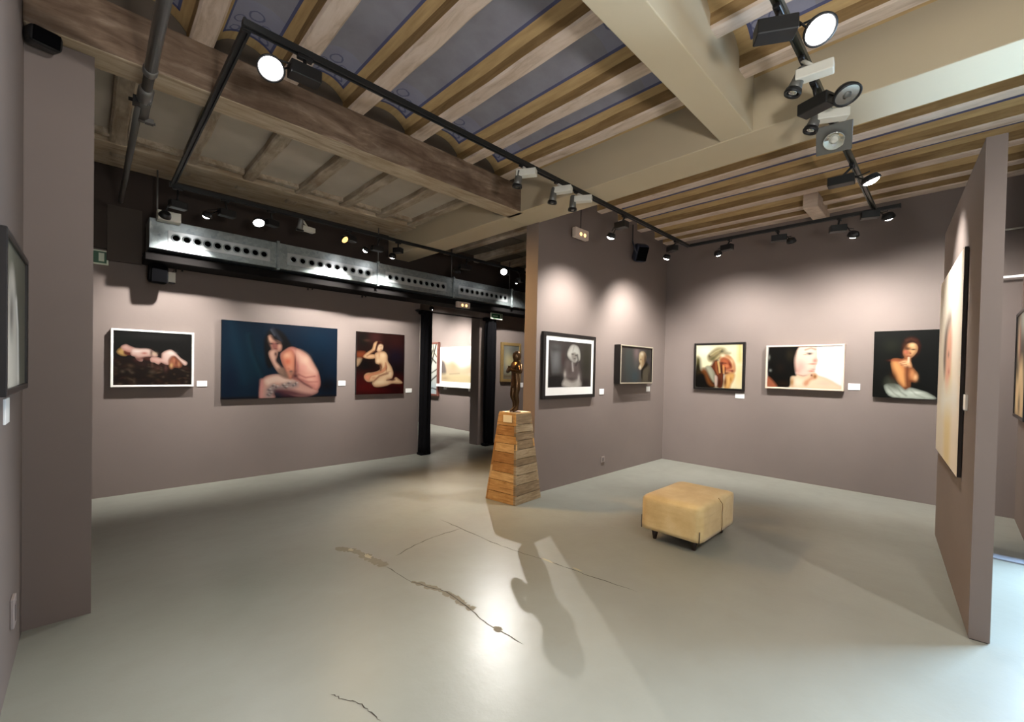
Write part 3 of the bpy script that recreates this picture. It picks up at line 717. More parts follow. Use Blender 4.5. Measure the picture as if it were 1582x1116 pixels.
p.poly([(510, 350), (560, 290), (680, 300), (760, 400), (790, 500), (780, 600), (700, 640), (600, 640), (520, 560), (510, 440)], (226, 168, 120), 18, edge=((150, 84, 48), 30, .7)).blob(560, 300, 50, 36, (250, 236, 196), .85).blob(720, 400, 44, 50, (240, 196, 150), .7)
p.poly([(520, 400), (570, 340), (660, 370), (710, 440), (720, 520), (640, 560), (560, 600), (530, 520)], (190, 104, 66), 20, edge=((110, 50, 30), 26, .7)).blob(695, 465, 26, 64, (104, 34, 16), .9, -.4).blob(548, 440, 50, 24, (74, 26, 22), .9).blob(640, 490, 28, 24, (222, 140, 92), .8).blob(610, 440, 34, 12, (96, 40, 26), .8).blob(700, 572, 66, 20, (170, 74, 62), .85).blob(735, 580, 26, 26, (96, 36, 26), .8).blob(640, 625, 50, 30, (96, 36, 14), .9)
p.poly([(410, 400), (480, 400), (560, 560), (600, 640), (570, 880), (470, 880), (430, 660), (340, 520), (360, 480)], (104, 50, 28), 22, edge=((50, 20, 10), 30, .6)).line([(480, 420), (500, 520), (512, 610)], 13, (232, 190, 120), 14, .95).line([(540, 470), (545, 605)], 11, (50, 20, 8), 12).line([(578, 490), (584, 620)], 12, (222, 160, 94), 12).line([(440, 430), (450, 560), (480, 640)], 12, (160, 92, 52), 14, .9).line([(610, 520), (612, 620)], 9, (70, 28, 12), 10, .8)
p.poly([(620, 660), (720, 620), (780, 640), (760, 740), (720, 820), (690, 900), (600, 900), (600, 760)], (234, 182, 108), 22, edge=((150, 84, 36), 26, .6)).blob(615, 780, 28, 100, (96, 44, 16), .9).blob(712, 730, 20, 50, (160, 104, 40), .7)
p.poly([(250, 540), (320, 500), (400, 600), (420, 760), (400, 790), (330, 700)], (168, 168, 144), 18, edge=((96, 94, 76), 20, .7)).poly([(425, 680), (470, 700), (470, 840), (430, 860)], (204, 180, 164), 16).blob(590, 690, 12, 60, (222, 208, 190), .8).poly([(180, 600), (240, 540), (300, 640), (370, 800), (420, 860), (300, 880)], (128, 74, 32), 30, .8, edge=((60, 30, 12), 30, .6)).poly([(80, 700), (220, 640), (300, 820), (400, 900), (80, 900)], (12, 10, 6), 30).blob(510, 800, 40, 90, (50, 22, 12), .8)
picture('right', -2.985, -2.215, 1.245, 1.992, 0.05, p.gain(0.55), 'black-framed sunlit painting of a grey-haired woman holding her face', MT['fblack'], 0.032)
# 7 close-up face with black hair
p = Paint([(75, 125), (1265, 95), (1250, 790), (70, 755)], 0.87/0.58, 210, (250, 250, 248))
p.blob(1080, 300, 160, 200, (244, 252, 252), .9)
p.poly([(495, 240), (520, 110), (560, 20), (700, 10), (840, 20), (850, 110), (866, 200), (860, 280), (880, 340), (850, 400), (830, 470), (800, 520), (700, 570), (560, 580), (480, 420)], (250, 224, 204), 16, edge=((226, 176, 156), 34, .7))
p.blob(600, 430, 90, 130, (238, 180, 168), .85).blob(825, 335, 36, 40, (226, 140, 122), .9).blob(790, 388, 60, 14, (196, 116, 88), .9).blob(740, 228, 42, 20, (60, 50, 54), .95).blob(735, 215, 56, 8, (120, 96, 84), .8).blob(670, 240, 34, 10, (180, 150, 120), .8).line([(670, 165), (760, 135), (830, 155)], 11, (150, 112, 88), 14, .8).blob(890, 150, 22, 34, (160, 170, 172), .7).blob(775, 502, 56, 18, (214, 130, 112), .9).blob(800, 470, 44, 8, (170, 120, 112), .85).line([(530, 560), (640, 585), (740, 570)], 9, (140, 84, 76), 16, .9).blob(560, 500, 40, 60, (226, 160, 146), .6).line([(905, 180), (925, 330), (900, 480), (940, 540)], 26, (252, 250, 248), 30, .9)
p.poly([(420, 600), (520, 560), (660, 590), (800, 520), (880, 570), (1000, 610), (1150, 690), (1260, 795), (420, 780)], (248, 222, 190), 18, edge=((228, 178, 140), 30, .6))
p.poly([(640, 690), (760, 590), (800, 540), (850, 560), (850, 620), (760, 660), (690, 740)], (214, 146, 102), 22, .75).blob(830, 590, 26, 36, (150, 98, 34), .9).blob(560, 680, 70, 60, (252, 238, 214), .8).blob(980, 690, 120, 60, (246, 204, 180), .7).blob(465, 680, 34, 90, (190, 132, 62), .85).blob(775, 568, 18, 22, (110, 34, 24), .85).blob(700, 690, 30, 40, (222, 150, 110), .7)
p.poly([(80, 150), (110, 60), (300, 20), (560, 30), (590, 80), (535, 190), (500, 330), (520, 520), (530, 580), (450, 600), (420, 760), (200, 755), (75, 600)], (12, 10, 7), 16).poly([(70, 600), (140, 640), (230, 760), (70, 760)], (170, 98, 68), 24).blob(430, 250, 60, 100, (44, 38, 25), .7).blob(330, 700, 90, 50, (40, 24, 12), .8).blob(95, 290, 20, 44, (130, 132, 122), .8).blob(120, 495, 22, 26, (140, 142, 136), .8).blob(280, 450, 60, 90, (28, 20, 13), .8).line([(520, 200), (508, 340), (525, 500)], 10, (70, 44, 30), 20, .6)
picture('right', -1.925, -1.003, 1.305, 1.927, 0.07, p.gain(0.50), 'close-up painting of a pale face with black hair in a pale wood frame', MT['fpale'], 0.022)
# 8 woman with white drape, dark ground
p = Paint([(82, 90), (1070, 45), (1045, 1050), (62, 1045)], 0.61/0.82, 190, (13, 14, 11))
p.blob(340, 300, 120, 120, (30, 32, 22), .8).blob(860, 700, 200, 300, (16, 18, 16), .8)
p.poly([(490, 420), (505, 260), (580, 165), (700, 175), (760, 280), (730, 400), (650, 470), (540, 500)], (44, 20, 12), 24).line([(560, 210), (620, 190), (690, 210)], 14, (84, 48, 32), 24, .7).line([(700, 210), (735, 290), (715, 380)], 14, (66, 24, 16), 20, .8)
p.poly([(540, 320), (590, 268), (660, 258), (705, 305), (690, 380), (620, 455), (560, 465), (520, 400)], (206, 150, 98), 20, edge=((104, 56, 34), 26, .8), grad=((236, 190, 136), (1, -.3))).blob(570, 390, 40, 70, (150, 74, 58), .7).blob(545, 300, 34, 60, (74, 38, 20), .8).blob(578, 336, 44, 15, (40, 18, 12), .95).blob(658, 342, 36, 14, (48, 22, 15), .95).blob(580, 318, 46, 7, (40, 20, 12), .7).blob(606, 395, 16, 26, (150, 86, 58), .8).blob(618, 400, 8, 12, (90, 44, 28), .7).blob(588, 440, 36, 11, (116, 34, 32), .95).blob(640, 275, 40, 24, (246, 206, 156), .7).blob(540, 380, 22, 30, (196, 106, 84), .7)
p.poly([(340, 520), (400, 480), (500, 490), (560, 450), (610, 470), (620, 580), (700, 670), (720, 740), (690, 800), (620, 800), (600, 900), (520, 910), (440, 820), (370, 700)], (190, 122, 74), 18, edge=((84, 42, 20), 40, .85))
p.poly([(355, 550), (430, 530), (510, 640), (550, 760), (560, 870), (500, 850), (430, 760)], (224, 162, 100), 34, .85).poly([(440, 540), (520, 500), (600, 510), (630, 590), (560, 605), (480, 560)], (236, 184, 134), 16, edge=((130, 72, 46), 14, .7)).line([(575, 600), (568, 710), (580, 870)], 24, (96, 44, 26), 26, .9).blob(690, 740, 30, 56, (238, 186, 134), .85).blob(645, 690, 26, 70, (214, 148, 98), .7).blob(410, 505, 80, 18, (150, 72, 50), .8).line([(592, 462), (588, 525)], 12, (240, 204, 168), 10).blob(370, 770, 50, 110, (50, 26, 12), .8).line([(470, 545), (540, 530)], 5, (120, 62, 42), 8, .8).line([(480, 570), (560, 560)], 5, (130, 70, 48), 8, .8).blob(640, 800, 60, 16, (110, 58, 34), .7).blob(560, 900, 40, 24, (80, 44, 30), .7)
p.poly([(245, 900), (300, 850), (440, 860), (540, 930), (620, 900), (760, 930), (880, 970), (950, 1045), (380, 1040)], (196, 204, 190), 18, edge=((104, 112, 100), 30, .7)).poly([(250, 880), (280, 760), (360, 790), (450, 860), (420, 940)], (60, 64, 52), 50, .75).blob(700, 960, 90, 20, (232, 238, 226), .7).line([(420, 880), (480, 960), (560, 1010)], 8, (110, 118, 106), 16, .8).line([(620, 920), (700, 990), (820, 1030)], 7, (140, 148, 136), 14, .7).line([(300, 900), (380, 980), (460, 1030)], 7, (120, 126, 114), 14, .7)
picture('right', -0.71, -0.10, 1.25, 2.077, 0.045, p.gain(0.60), 'dark unframed painting of a woman with crossed hands and white drape')
# 9 landscape through the doorway, white frame on a ledge
p = Paint([(300, 240), (815, 225), (815, 745), (300, 740)], 1.15/0.86, 100, (250, 248, 240))
p.poly([(300, 430), (400, 440), (480, 410), (560, 460), (640, 520), (815, 450), (815, 620), (300, 640)], (228, 204, 170), 40).blob(500, 500, 70, 60, (226, 190, 150), .8).poly([(300, 430), (350, 450), (380, 620), (300, 640)], (128, 118, 112), 16).blob(385, 380, 16, 40, (190, 200, 196), .7).poly([(300, 630), (815, 620), (815, 750), (300, 750)], (238, 218, 172), 30).blob(360, 690, 80, 30, (196, 168, 140), .7).blob(640, 560, 90, 40, (220, 212, 176), .7).line([(440, 620), (600, 605)], 6, (170, 150, 126), 12, .7).blob(600, 450, 60, 14, (216, 226, 224), .7)
picture('gallery', -9.23, -7.85, 1.10, 2.03, 0.06, p.gain(0.45), 'bright white-framed landscape seen through the curtained doorway', MT['fwhite'], 0.06)
t = thing('picture_ledge', 'white ledge under the landscape in the second room', 'shelf', (6.45, 8.55, 1.02))
part('shelf_board', MB().box((6.38, 7.80, 1.03), (6.5, 9.30, 1.098)).bevel(0.004, 1), MT['fwhite'], t)
for by in (8.0, 9.0): part('bracket', MB().box((6.44, by, 0.96), (6.5, by+0.05, 1.03)), MT['fwhite'], t)
# 10 branches picture
p = Paint([(0, 0), (100, 0), (100, 240), (0, 240)], 0.55/1.32, 120, (214, 216, 204))
p.blob(50, 220, 90, 50, (176, 196, 206), .8).blob(60, 40, 60, 40, (222, 216, 190), .7)
for a in (([(10, 0), (40, 60), (90, 90)], 4), ([(90, 0), (60, 70), (20, 150)], 5), ([(0, 170), (50, 140), (100, 120)], 3), ([(20, 200), (60, 170), (100, 150)], 4), ([(0, 120), (30, 90), (60, 30)], 4), ([(60, 0), (70, 40), (95, 60)], 3), ([(10, 225), (60, 212), (100, 218)], 3)): p.line(a[0], a[1], (62, 60, 54), 3)
picture('gallery', -9.92, -9.31, 0.77, 2.17, 0.07, p.gain(0.6), 'tall picture of bare branches in a dark red frame behind the curtain', MT['fred'], 0.05)
# 11 gold frame behind the bronze figure
p = Paint([(0, 0), (100, 0), (100, 150), (0, 150)], 0.45/0.70, 90, (92, 92, 84))
p.blob(24, 70, 20, 60, (150, 146, 128), .7).blob(74, 40, 26, 50, (74, 76, 72), .8).blob(50, 70, 40, 30, (196, 180, 120), .5).blob(40, 120, 26, 26, (126, 118, 92), .7).blob(80, 110, 20, 40, (70, 66, 56), .8).line([(10, 138), (90, 140)], 5, (84, 66, 44), 6)
picture('back', 6.01, 6.58, 1.245, 2.055, 0.05, p, 'small gold-framed picture on the wall behind the bronze figure', MT['fgold'], 0.06)
# 12 black framed portrait at the far left edge
p = Paint([(0, 0), (100, 0), (100, 105), (0, 105)], 1.05, 100, (92, 92, 80))
p.blob(80, 40, 40, 90, (84, 84, 72), .9).poly([(20, 30), (40, 20), (52, 45), (60, 80), (62, 105), (10, 105)], (176, 172, 160), 8).line([(52, 40), (60, 60), (63, 100)], 3, (220, 218, 210), 4).blob(30, 50, 12, 20, (60, 58, 54), .8)
picture('left', 2.42, 3.19, 1.36, 1.985, 0.045, p, 'black-framed grey portrait on the wall at the far left edge', MT['fblack'], 0.026)
# 13 colourful portrait on the annex wall at the far right
p = Paint([(0, 0), (100, 0), (100, 120), (0, 120)], 0.9/1.03, 110, (52, 46, 38))
p.blob(80, 10, 50, 20, (176, 176, 166), .8).blob(25, 40, 14, 30, (196, 170, 140), .9).line([(34, 20), (38, 60)], 4, (120, 50, 40), 6).poly([(10, 72), (26, 76), (40, 60), (70, 60), (90, 120), (10, 120)], (206, 180, 136), 10).blob(45, 108, 14, 18, (56, 34, 30), .8).blob(18, 60, 12, 16, (60, 62, 44), .8)
picture('annex', -6.98, -6.05, 1.12, 2.19, 0.05, p, 'black-framed bright portrait cut by the right edge of the photo', MT['fblack'], 0.03)

# caption cards
card('back', 0.945, 1.05, 1.21, 1.28, 'white caption card right of the reclining nude')
card('back', 2.69, 2.80, 1.20, 1.275, 'white caption card right of the large blue nude')
card('back', 3.84, 3.96, 1.07, 1.14, 'white caption card between the kneeling nude and the curtain')
card('back', 6.62, 6.70, 1.12, 1.22, 'white caption card right of the gold frame')
card('stub', 5.19, 5.30, 1.17, 1.25, 'white caption card right of the black-framed drawing')
card('stub', 6.53, 6.65, 1.185, 1.265, 'white caption card under the bearded profile')
card('right', -2.35, -2.22, 1.13, 1.205, 'white caption card under the woman holding her face')
card('right', -0.965, -0.84, 1.325, 1.41, 'white caption card between the close-up face and the draped woman')
card('left', 2.80, 2.93, 1.22, 1.33, 'white caption card under the portrait at the far left edge')

# ------------------------------------------------------------------ free-standing partition and its big painting
PA, PB = Vector((3.635, -0.098)), Vector((5.80, 0.085))
pd = (PB-PA).normalized(); pn = Vector((-pd.y, pd.x))          # pn points towards +Y, the painted side
def PP(s_, d, z): q = PA + pd*s_ + pn*d; return (q.x, q.y, z)
Lp = (PB-PA).length
def pbox(s0, s1, d0, d1, z0, z1):
    return [PP(s0, d0, z0), PP(s1, d0, z0), PP(s1, d1, z0), PP(s0, d1, z0), PP(s0, d0, z1), PP(s1, d0, z1), PP(s1, d1, z1), PP(s0, d1, z1)]
t = thing('partition_panel', 'free-standing mauve grey display partition at the right', 'partition', PP(Lp/2, -0.035, 0))
part('panel_board', MB().hexa(pbox(0, Lp, -0.085, 0, 0.006, 2.875)), MT['wall'], t)
part('foot_strip', MB().hexa(pbox(0.004, Lp-0.004, -0.08, -0.005, 0.0, 0.007)), plain('dark_foot', rgb(50, 46, 44), 0.7), t)
p = Paint([(0, 0), (100, 0), (100, 112), (0, 112)], 1.55/1.52, 120, (226, 216, 198))
p.blob(50, 20, 80, 30, (236, 230, 214), .8).blob(20, 80, 40, 50, (206, 206, 190), .6).poly([(44, 60), (66, 60), (70, 112), (46, 112)], (216, 200, 150), 8).poly([(34, 46), (42, 34), (58, 32), (66, 44), (62, 62), (50, 70), (40, 64)], (214, 166, 140), 5).poly([(28, 52), (32, 36), (46, 28), (58, 30), (44, 38), (40, 58), (34, 62)], (96, 84, 74), 5).blob(52, 50, 5, 2, (110, 80, 70), .8).blob(56, 60, 5, 2, (180, 100, 92), .8).poly([(30, 74), (80, 70), (86, 78), (30, 82)], (222, 226, 220), 8)
t = thing('large_canvas', 'large pale portrait canvas hung on the free-standing partition', 'painting', PP(1.2, 0.02, 0.84))
part('stretcher', MB().hexa(pbox(0.50, 2.05, 0.004, 0.022, 0.845, 2.375)), MT['canvas'], t)
def Tp(u, v):
    # seen from the painted side the left end is the far one
    s_ = 2.05+(0.50-2.05)*u; z = 2.375+(0.845-2.375)*v
    q = np.zeros((len(u), 3)); q[:, 0] = PA.x+pd.x*s_+pn.x*0.0235; q[:, 1] = PA.y+pd.y*s_+pn.y*0.0235; q[:, 2] = z
    return q
me = canvas_mesh(p, Tp); me.materials.append(VC); link('canvas', me, VC, t, BASE[t.name])
t = thing('caption_card', 'white caption card on the partition beside the large pale canvas', 'card', PP(0.40, 0.004, 1.33), 'caption cards beside the pictures')
part('board', MB().hexa(pbox(0.33, 0.43, 0.001, 0.012, 1.30, 1.40)), MT['card'], t)
# slim rods on the annex wall; the lower one's brightness is added as glow
for nm, lb, z, m, r in (('hanging_rod', 'slim dull white rod high beyond the partition', 3.12, MT['white'], 0.010), ('bright_tube', 'slim bright white tube beyond the partition, below the dull rod', 2.61, MT['tube'], 0.012)):
    t = thing(nm, lb, 'rod' if 'rod' in nm else 'lamp', (7.06, -0.42, z))
    part('tube', MB().tube([(7.06, -0.12, z), (7.06, -0.50, z)], r, 10), m, t)
    part('end_cap', MB().tube([(7.06, -0.10, z), (7.06, -0.13, z)], r*1.4, 10), MT['white'], t)
    part('wall_clip', MB().box((7.05, -0.22, z-0.006), (7.15, -0.20, z+0.006)), MT['white'], t)

# ------------------------------------------------------------------ curtains, curtain rod
def curtain(x0, x1, y, z0, z1, label, flare):
    t = thing('curtain', label, 'curtain', ((x0+x1)/2, y, 0.0), 'black doorway curtains')
    b = MB(); n = 40; rows = []
    zs = [z1, z1-0.06, z1-0.14, z1-0.4, 1.6, 1.0, 0.5, 0.15, z0]
    for k_, z in enumerate(zs):
        fr = flare(k_/(len(zs)-1)); row = []
        for i in range(n):
            a = 2*math.pi*i/n
            rx = (x1-x0)/2*fr*(1+0.13*math.sin(7*a+0.3*k_)); ry = 0.075*fr*(1+0.16*math.sin(7*a+0.3*k_))
            row.append(b.b.verts.new(((x0+x1)/2+rx*math.cos(a), y+ry*math.sin(a), z)))
        rows.append(row)
    for A, B in zip(rows, rows[1:]):
        for i in range(n):
            f = b.b.faces.new((A[i], A[(i+1) % n], B[(i+1) % n], B[i])); f.smooth = True
    b.b.faces.new(rows[0]); b.b.faces.new(rows[-1])
    part('drape', b, MT['velvet'], t)
    part('header', MB().box(((x0+x1)/2-(x1-x0)*0.72, y-0.06, z1-0.05), ((x0+x1)/2+(x1-x0)*0.4, y+0.06, z1+0.02)).bevel(0.02), MT['velvet'], t)
    part('hem', MB().box(((x0+x1)/2-(x1-x0)*0.60, y-0.07, 0.0), ((x0+x1)/2+(x1-x0)*0.5, y+0.07, 0.05)).bevel(0.02), MT['velvet'], t)
    return t
curtain(4.05, 4.24, 6.36, 0.02, 2.46, 'black curtain gathered on the left side of the doorway', lambda f: 1.0+0.12*f**3)
curtain(5.50, 5.74, 6.36, 0.02, 2.48, 'black curtain gathered on the right side of the doorway', lambda f: 0.86+0.18*math.sin(3.1*f))
t = thing('curtain_rod', 'thin black curtain rod across the top of the doorway', 'rod', (4.8, 6.40, 2.48))
part('rod', MB().tube([(3.98, 6.45, 2.48), (5.80, 6.45, 2.48)], 0.012, 10), MT['black'], t)
for bx_ in (4.03, 5.775): part('bracket', MB().box((bx_, 6.44, 2.455), (bx_+0.02, 6.5, 2.505)), MT['black'], t)

# ------------------------------------------------------------------ ventilation duct
X0, X1 = 0.433, 7.1
t = thing('ventilation_duct', 'long galvanised ventilation duct with round outlets along the back wall', 'duct', ((X0+X1)/2, 6.2, 2.7))
xs = [0.433, 1.69, 3.04, 4.42, 5.81, 7.1]
dz0, dz1, dy0, dy1 = 2.715, 3.035, 5.98, 6.36
for a, b_ in zip(xs, xs[1:]):
    part('duct_section', MB().box((a+0.012, dy0, dz0), (b_-0.012, dy1, dz1)).bevel(0.004, 1), MT['galv'], t)
for x in xs[1:-1]:
    part('flange', MB().box((x-0.018, dy0-0.022, dz0-0.02), (x+0.018, dy1, dz1+0.02)).bevel(0.004, 1), MT['galv'], t)
    for bz in (dz0+0.01, dz1-0.01): part('bolt', MB().cyl((x, dy0-0.022, bz), (x, dy0-0.036, bz), 0.012, n=8), MT['galv'], t)
nz = MB().lathe([(0.030, 0.0), (0.043, 0.0), (0.044, 0.008), (0.036, 0.016), (0.031, 0.010), (0.030, 0.0)], Matrix.Rotation(math.pi/2, 4, 'X'), 20, caps=False).mesh('nozzle')
nh = MB().lathe([(0.0315, 0.002), (0.0315, 0.0035)], Matrix.Rotation(math.pi/2, 4, 'X'), 20).mesh('hole')
nz.materials.append(MT['galv']); nh.materials.append(MT['hole'])
for a, b_ in ((0.60, 1.60), (1.80, 2.95), (3.16, 4.27), (4.52, 5.69)):
    g = part('outlet_plate', MB().box((a, dy0-0.008, 2.78), (b_, dy0, 2.93)).bevel(0.003, 1), plain('bright_outlet_plate', rgb(198, 204, 204), 0.35, metal=0.6), t)
    for i in range(10):
        x = a+0.07+(b_-a-0.14)*i/9
        for nm, me_, yy in (('nozzle', nz, dy0-0.008), ('hole', nh, dy0-0.0085)):
            o = link(nm, me_, [], g, Vector((0, 0, 0))); o.matrix_basis = Matrix.Translation((x, yy, 2.855))
for x in (0.52, 3.1, 4.46, 5.85):
    part('hanger_rod', MB().tube([(x, 6.1, dz1), (x, 6.1, 3.60)], 0.008, 8), MT['pipe'], t)
t = thing('bulkhead', 'black painted trough under the galvanised duct', 'trough', (3.7, 6.25, 2.6))
part('trough', MB().box((0.42, 6.06, 2.60), (7.15, 6.44, 2.690)).bevel(0.006, 1), plain('black_bulkhead_paint', rgb(12, 9, 8), 0.9, spec=0.2), t)
for x in (0.72, 2.2, 3.0, 5.8):
    part('clip', MB().tube([(x, 6.40, 2.60), (x, 6.40, 2.56)], 0.010, 8).tube([(x+0.06, 6.40, 2.60), (x+0.06, 6.40, 2.575)], 0.010, 8), MT['black'], t)
t = thing('junction_box', 'pale junction box on top of the left end of the duct', 'box', (0.57, 6.02, 3.035))
part('box_body', MB().box((0.50, 5.85, 3.00), (0.70, 5.975, 3.10)).bevel(0.006), MT['white'], t)
part('box_lid', MB().box((0.505, 5.842, 3.006), (0.695, 5.851, 3.094)).bevel(0.003, 1), MT['white'], t)
# dark upper wall above the duct
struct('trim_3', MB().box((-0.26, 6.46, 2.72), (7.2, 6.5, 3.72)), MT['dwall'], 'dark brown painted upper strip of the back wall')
struct('trim_4', MB().box((0.13, 6.44, 2.60), (0.42, 6.5, 3.20)), mat_wall('shaded_box_paint', rgb(82, 73, 66)), 'dark box on the wall left of the duct, shade in its paint')  # the shade beside the duct is put into this box's colour

# ------------------------------------------------------------------ tracks and lamps
def track(pts, label, m=None, w_=0.036, h_=0.028):
    (x0, y0), (x1, y1) = pts
    t = thing('lighting_track', label, 'track', ((x0+x1)/2, (y0+y1)/2, 3.25))
    a, b_ = (min(x0, x1), min(y0, y1)), (max(x0, x1), max(y0, y1))
    alongx = (b_[0]-a[0]) > (b_[1]-a[1])
    ex, ey = (0, w_/2) if alongx else (w_/2, 0)
    rl = 0.013
    def seg(o0, o1, z0, z1):
        return ((a[0]+(0 if alongx else o0), a[1]+(o0 if alongx else 0), z0), (b_[0]+(0 if alongx else o1), b_[1]+(o1 if alongx else 0), z1))
    bb = MB().box(*seg(-w_/2, w_/2, 3.25, 3.25+h_-0.004))
    part('profile', bb, m or MT['track'], t)
    part('side_rail', MB().box(*seg(-w_/2-0.001, -w_/2+0.010, 3.238, 3.25)), m or MT['track'], t)
    part('side_rail', MB().box(*seg(w_/2-0.010, w_/2+0.001, 3.238, 3.25)), m or MT['track'], t)
    part('end_cap', MB().box((a[0]-0.006-(0 if alongx else w_/2), a[1]-0.006-(w_/2 if alongx else 0), 3.236), (a[0]+(0.004 if alongx else w_/2), a[1]+(w_/2 if alongx else 0.004), 3.274)), m or MT['track'], t)
    n = max(2, int((b_[0]-a[0]+b_[1]-a[1])/2))
    return t
TS = track([(0.56, 2.60), (5.92, 2.60)], 'black lighting track running from the left toward the stub wall corner')
TL = track([(0.58, 2.63), (0.58, 5.41)], 'black lighting track going back over the coffered bay at left')
TB = track([(5.90, 0.42), (5.90, 2.57)], 'black lighting track in front of the three portraits')
TR = track([(-0.2, 0.62), (5.87, 0.62)], 'dark lighting track overhead at the right with the big lamps', MT['olive'])
TK = track([(0.56, 5.44), (6.2, 5.44)], 'black lighting track in front of the galvanised duct')
TE = track([(5.0, 4.75), (6.6, 4.75)], 'short piece of track behind the stub wall')
def hang(x, y, z0=3.284, z1=3.57):
    return MB().tube([(x, y, z0), (x, y, z1)], 0.005, 6)
for x in (5.3, 6.0): part('hanger', hang(x, 4.75, 3.27, 3.54), MT['black'], TE)

def frame_to(d):
    d = Vector(d).normalized(); return d.to_track_quat('Z', 'Y').to_matrix().to_4x4()
LC = (1.0, 0.955, 0.915); LW = (1.0, 0.60, 0.24)
def add_spot(loc, aim, power, ang, blend, col, root, size=0.03):
    l = bpy.data.lights.new('lamp_beam', 'SPOT'); l.energy = power*POWER; l.spot_size = math.radians(ang); l.spot_blend = blend
    l.color = col; l.shadow_soft_size = size if power < 400 else 0.012
    o = bpy.data.objects.new('lamp_beam', l); COL.objects.link(o)
    o.parent = root; b_ = BASE[root.name]
    o.location = Vector(loc)-b_; o.rotation_euler = (Vector(aim)-Vector(loc)).to_track_quat('-Z', 'Y').to_euler()
    return o
def gear_lamp(tx, ty, box, head, aim, label, lit=None, power=0, ang=60, blend=.7, col=None, r=0.058, z=3.238, boxlen=0.20, shell=None):
    """track adapter, black gear box, bracket arms and a ring head; box = centre of the box, head = centre of the ring"""
    shell = shell or MT['black']
    t = thing('track_spotlight', label, 'spotlight', (tx, ty, z))
    bc, hc = Vector(box), Vector(head)
    ax = Vector((hc.x-bc.x, hc.y-bc.y, 0)); ax.normalize()
    bm = Matrix.Translation(bc) @ Matrix.Rotation(math.atan2(ax.y, ax.x), 4, 'Z')
    part('adapter', MB().box((tx-0.04, ty-0.016, z-0.022), (tx+0.04, ty+0.016, z)).bevel(0.003, 1), shell, t)
    part('stem', MB().tube([(tx, ty, z-0.02), (bc.x, bc.y, bc.z+0.03)], 0.010, 8), shell, t)
    part('gear_box', MB().box((-boxlen/2, -0.045, -0.035), (boxlen/2, 0.045, 0.035), M=bm).bevel(0.004, 1), shell, t)
    d = (Vector(aim)-hc).normalized()
    fm = Matrix.Translation(hc) @ frame_to(d)
    side = fm.to_3x3() @ Vector((1, 0, 0))
    arm = MB()
    e0 = bm @ Vector((boxlen/2, 0.02, 0.01)); e1 = bm @ Vector((boxlen/2, -0.02, 0.01))
    arm.tube([e0, hc + Vector((0, 0, r*0.75)) - d*0.02], 0.005, 6).tube([e1, hc - Vector((0, 0, r*0.55)) - d*0.02], 0.005, 6)
    part('bracket_arm', arm, shell, t)
    ring = MB().lathe([(r*0.55, -0.035), (r*0.80, -0.030), (r, -0.004), (r*1.04, 0.012), (r*0.90, 0.014), (r*0.88, 0.004)], fm, 24)
    rg = part('lamp_ring', ring, shell, t)
    lens = MB().lathe([(r*0.87, 0.004), (r*0.80, 0.018), (r*0.52, 0.030), (r*0.12, 0.036)] if lit else [(r*0.87, 0.004), (r*0.87, 0.007)], fm, 24)
    part('lens', lens, lit if lit else MT['glass'], t, rg)
    if not lit:
        part('burner', MB().lathe([(0.022, 0.006), (0.018, 0.012), (0.006, 0.014)], fm, 14), MT['silver'], t, rg)
    if lit and power:
        add_spot(hc+d*0.045, aim, power, ang, blend, col or LC, t)
    return t
def white_lamp(tx, ty, box, head, aim, label, z=3.238, r=0.040):
    """white gear box and a small silver cylinder head with a black rim, switched off"""
    t = thing('gallery_spotlight', label, 'spotlight', (tx, ty, z))
    bc, hc = Vector(box), Vector(head)
    d = (Vector(aim)-hc).normalized()
    ax = Vector((bc.x-hc.x, bc.y-hc.y, 0)); ax.normalize()
    bm = Matrix.Translation(bc) @ Matrix.Rotation(math.atan2(ax.y, ax.x), 4, 'Z')
    part('adapter', MB().box((tx-0.035, ty-0.014, z-0.02), (tx+0.035, ty+0.014, z)).bevel(0.003, 1), MT['black'], t)
    part('gear_box', MB().box((-0.085, -0.036, -0.028), (0.085, 0.036, 0.028), M=bm).bevel(0.006, 2), MT['white'], t)
    part('stem', MB().tube([(tx, ty, z-0.015), (bc.x, bc.y, bc.z+0.026)], 0.011, 8).tube([bc - Vector((ax.x, ax.y, 0))*0.05, hc - d*0.09], 0.008, 8), MT['white'], t)
    fm = Matrix.Translation(hc) @ frame_to(d)
    hd = part('lamp_cylinder', MB().lathe([(r*0.45, -0.13), (r*0.62, -0.12), (r*0.80, -0.04), (r*0.95, 0.0)], fm, 20), MT['silver'], t)
    part('black_rim', MB().lathe([(r*0.72, 0.0), (r, -0.012), (r*1.1, 0.006), (r*1.02, 0.016), (r*0.74, 0.010), (r*0.72, 0.0)], fm, 20, caps=False), MT['black'], t, hd)
    part('bulb', MB().lathe([(r*0.70, 0.002), (r*0.5, 0.008), (r*0.15, 0.012)], fm, 16), MT['glass'], t, hd)
    return t

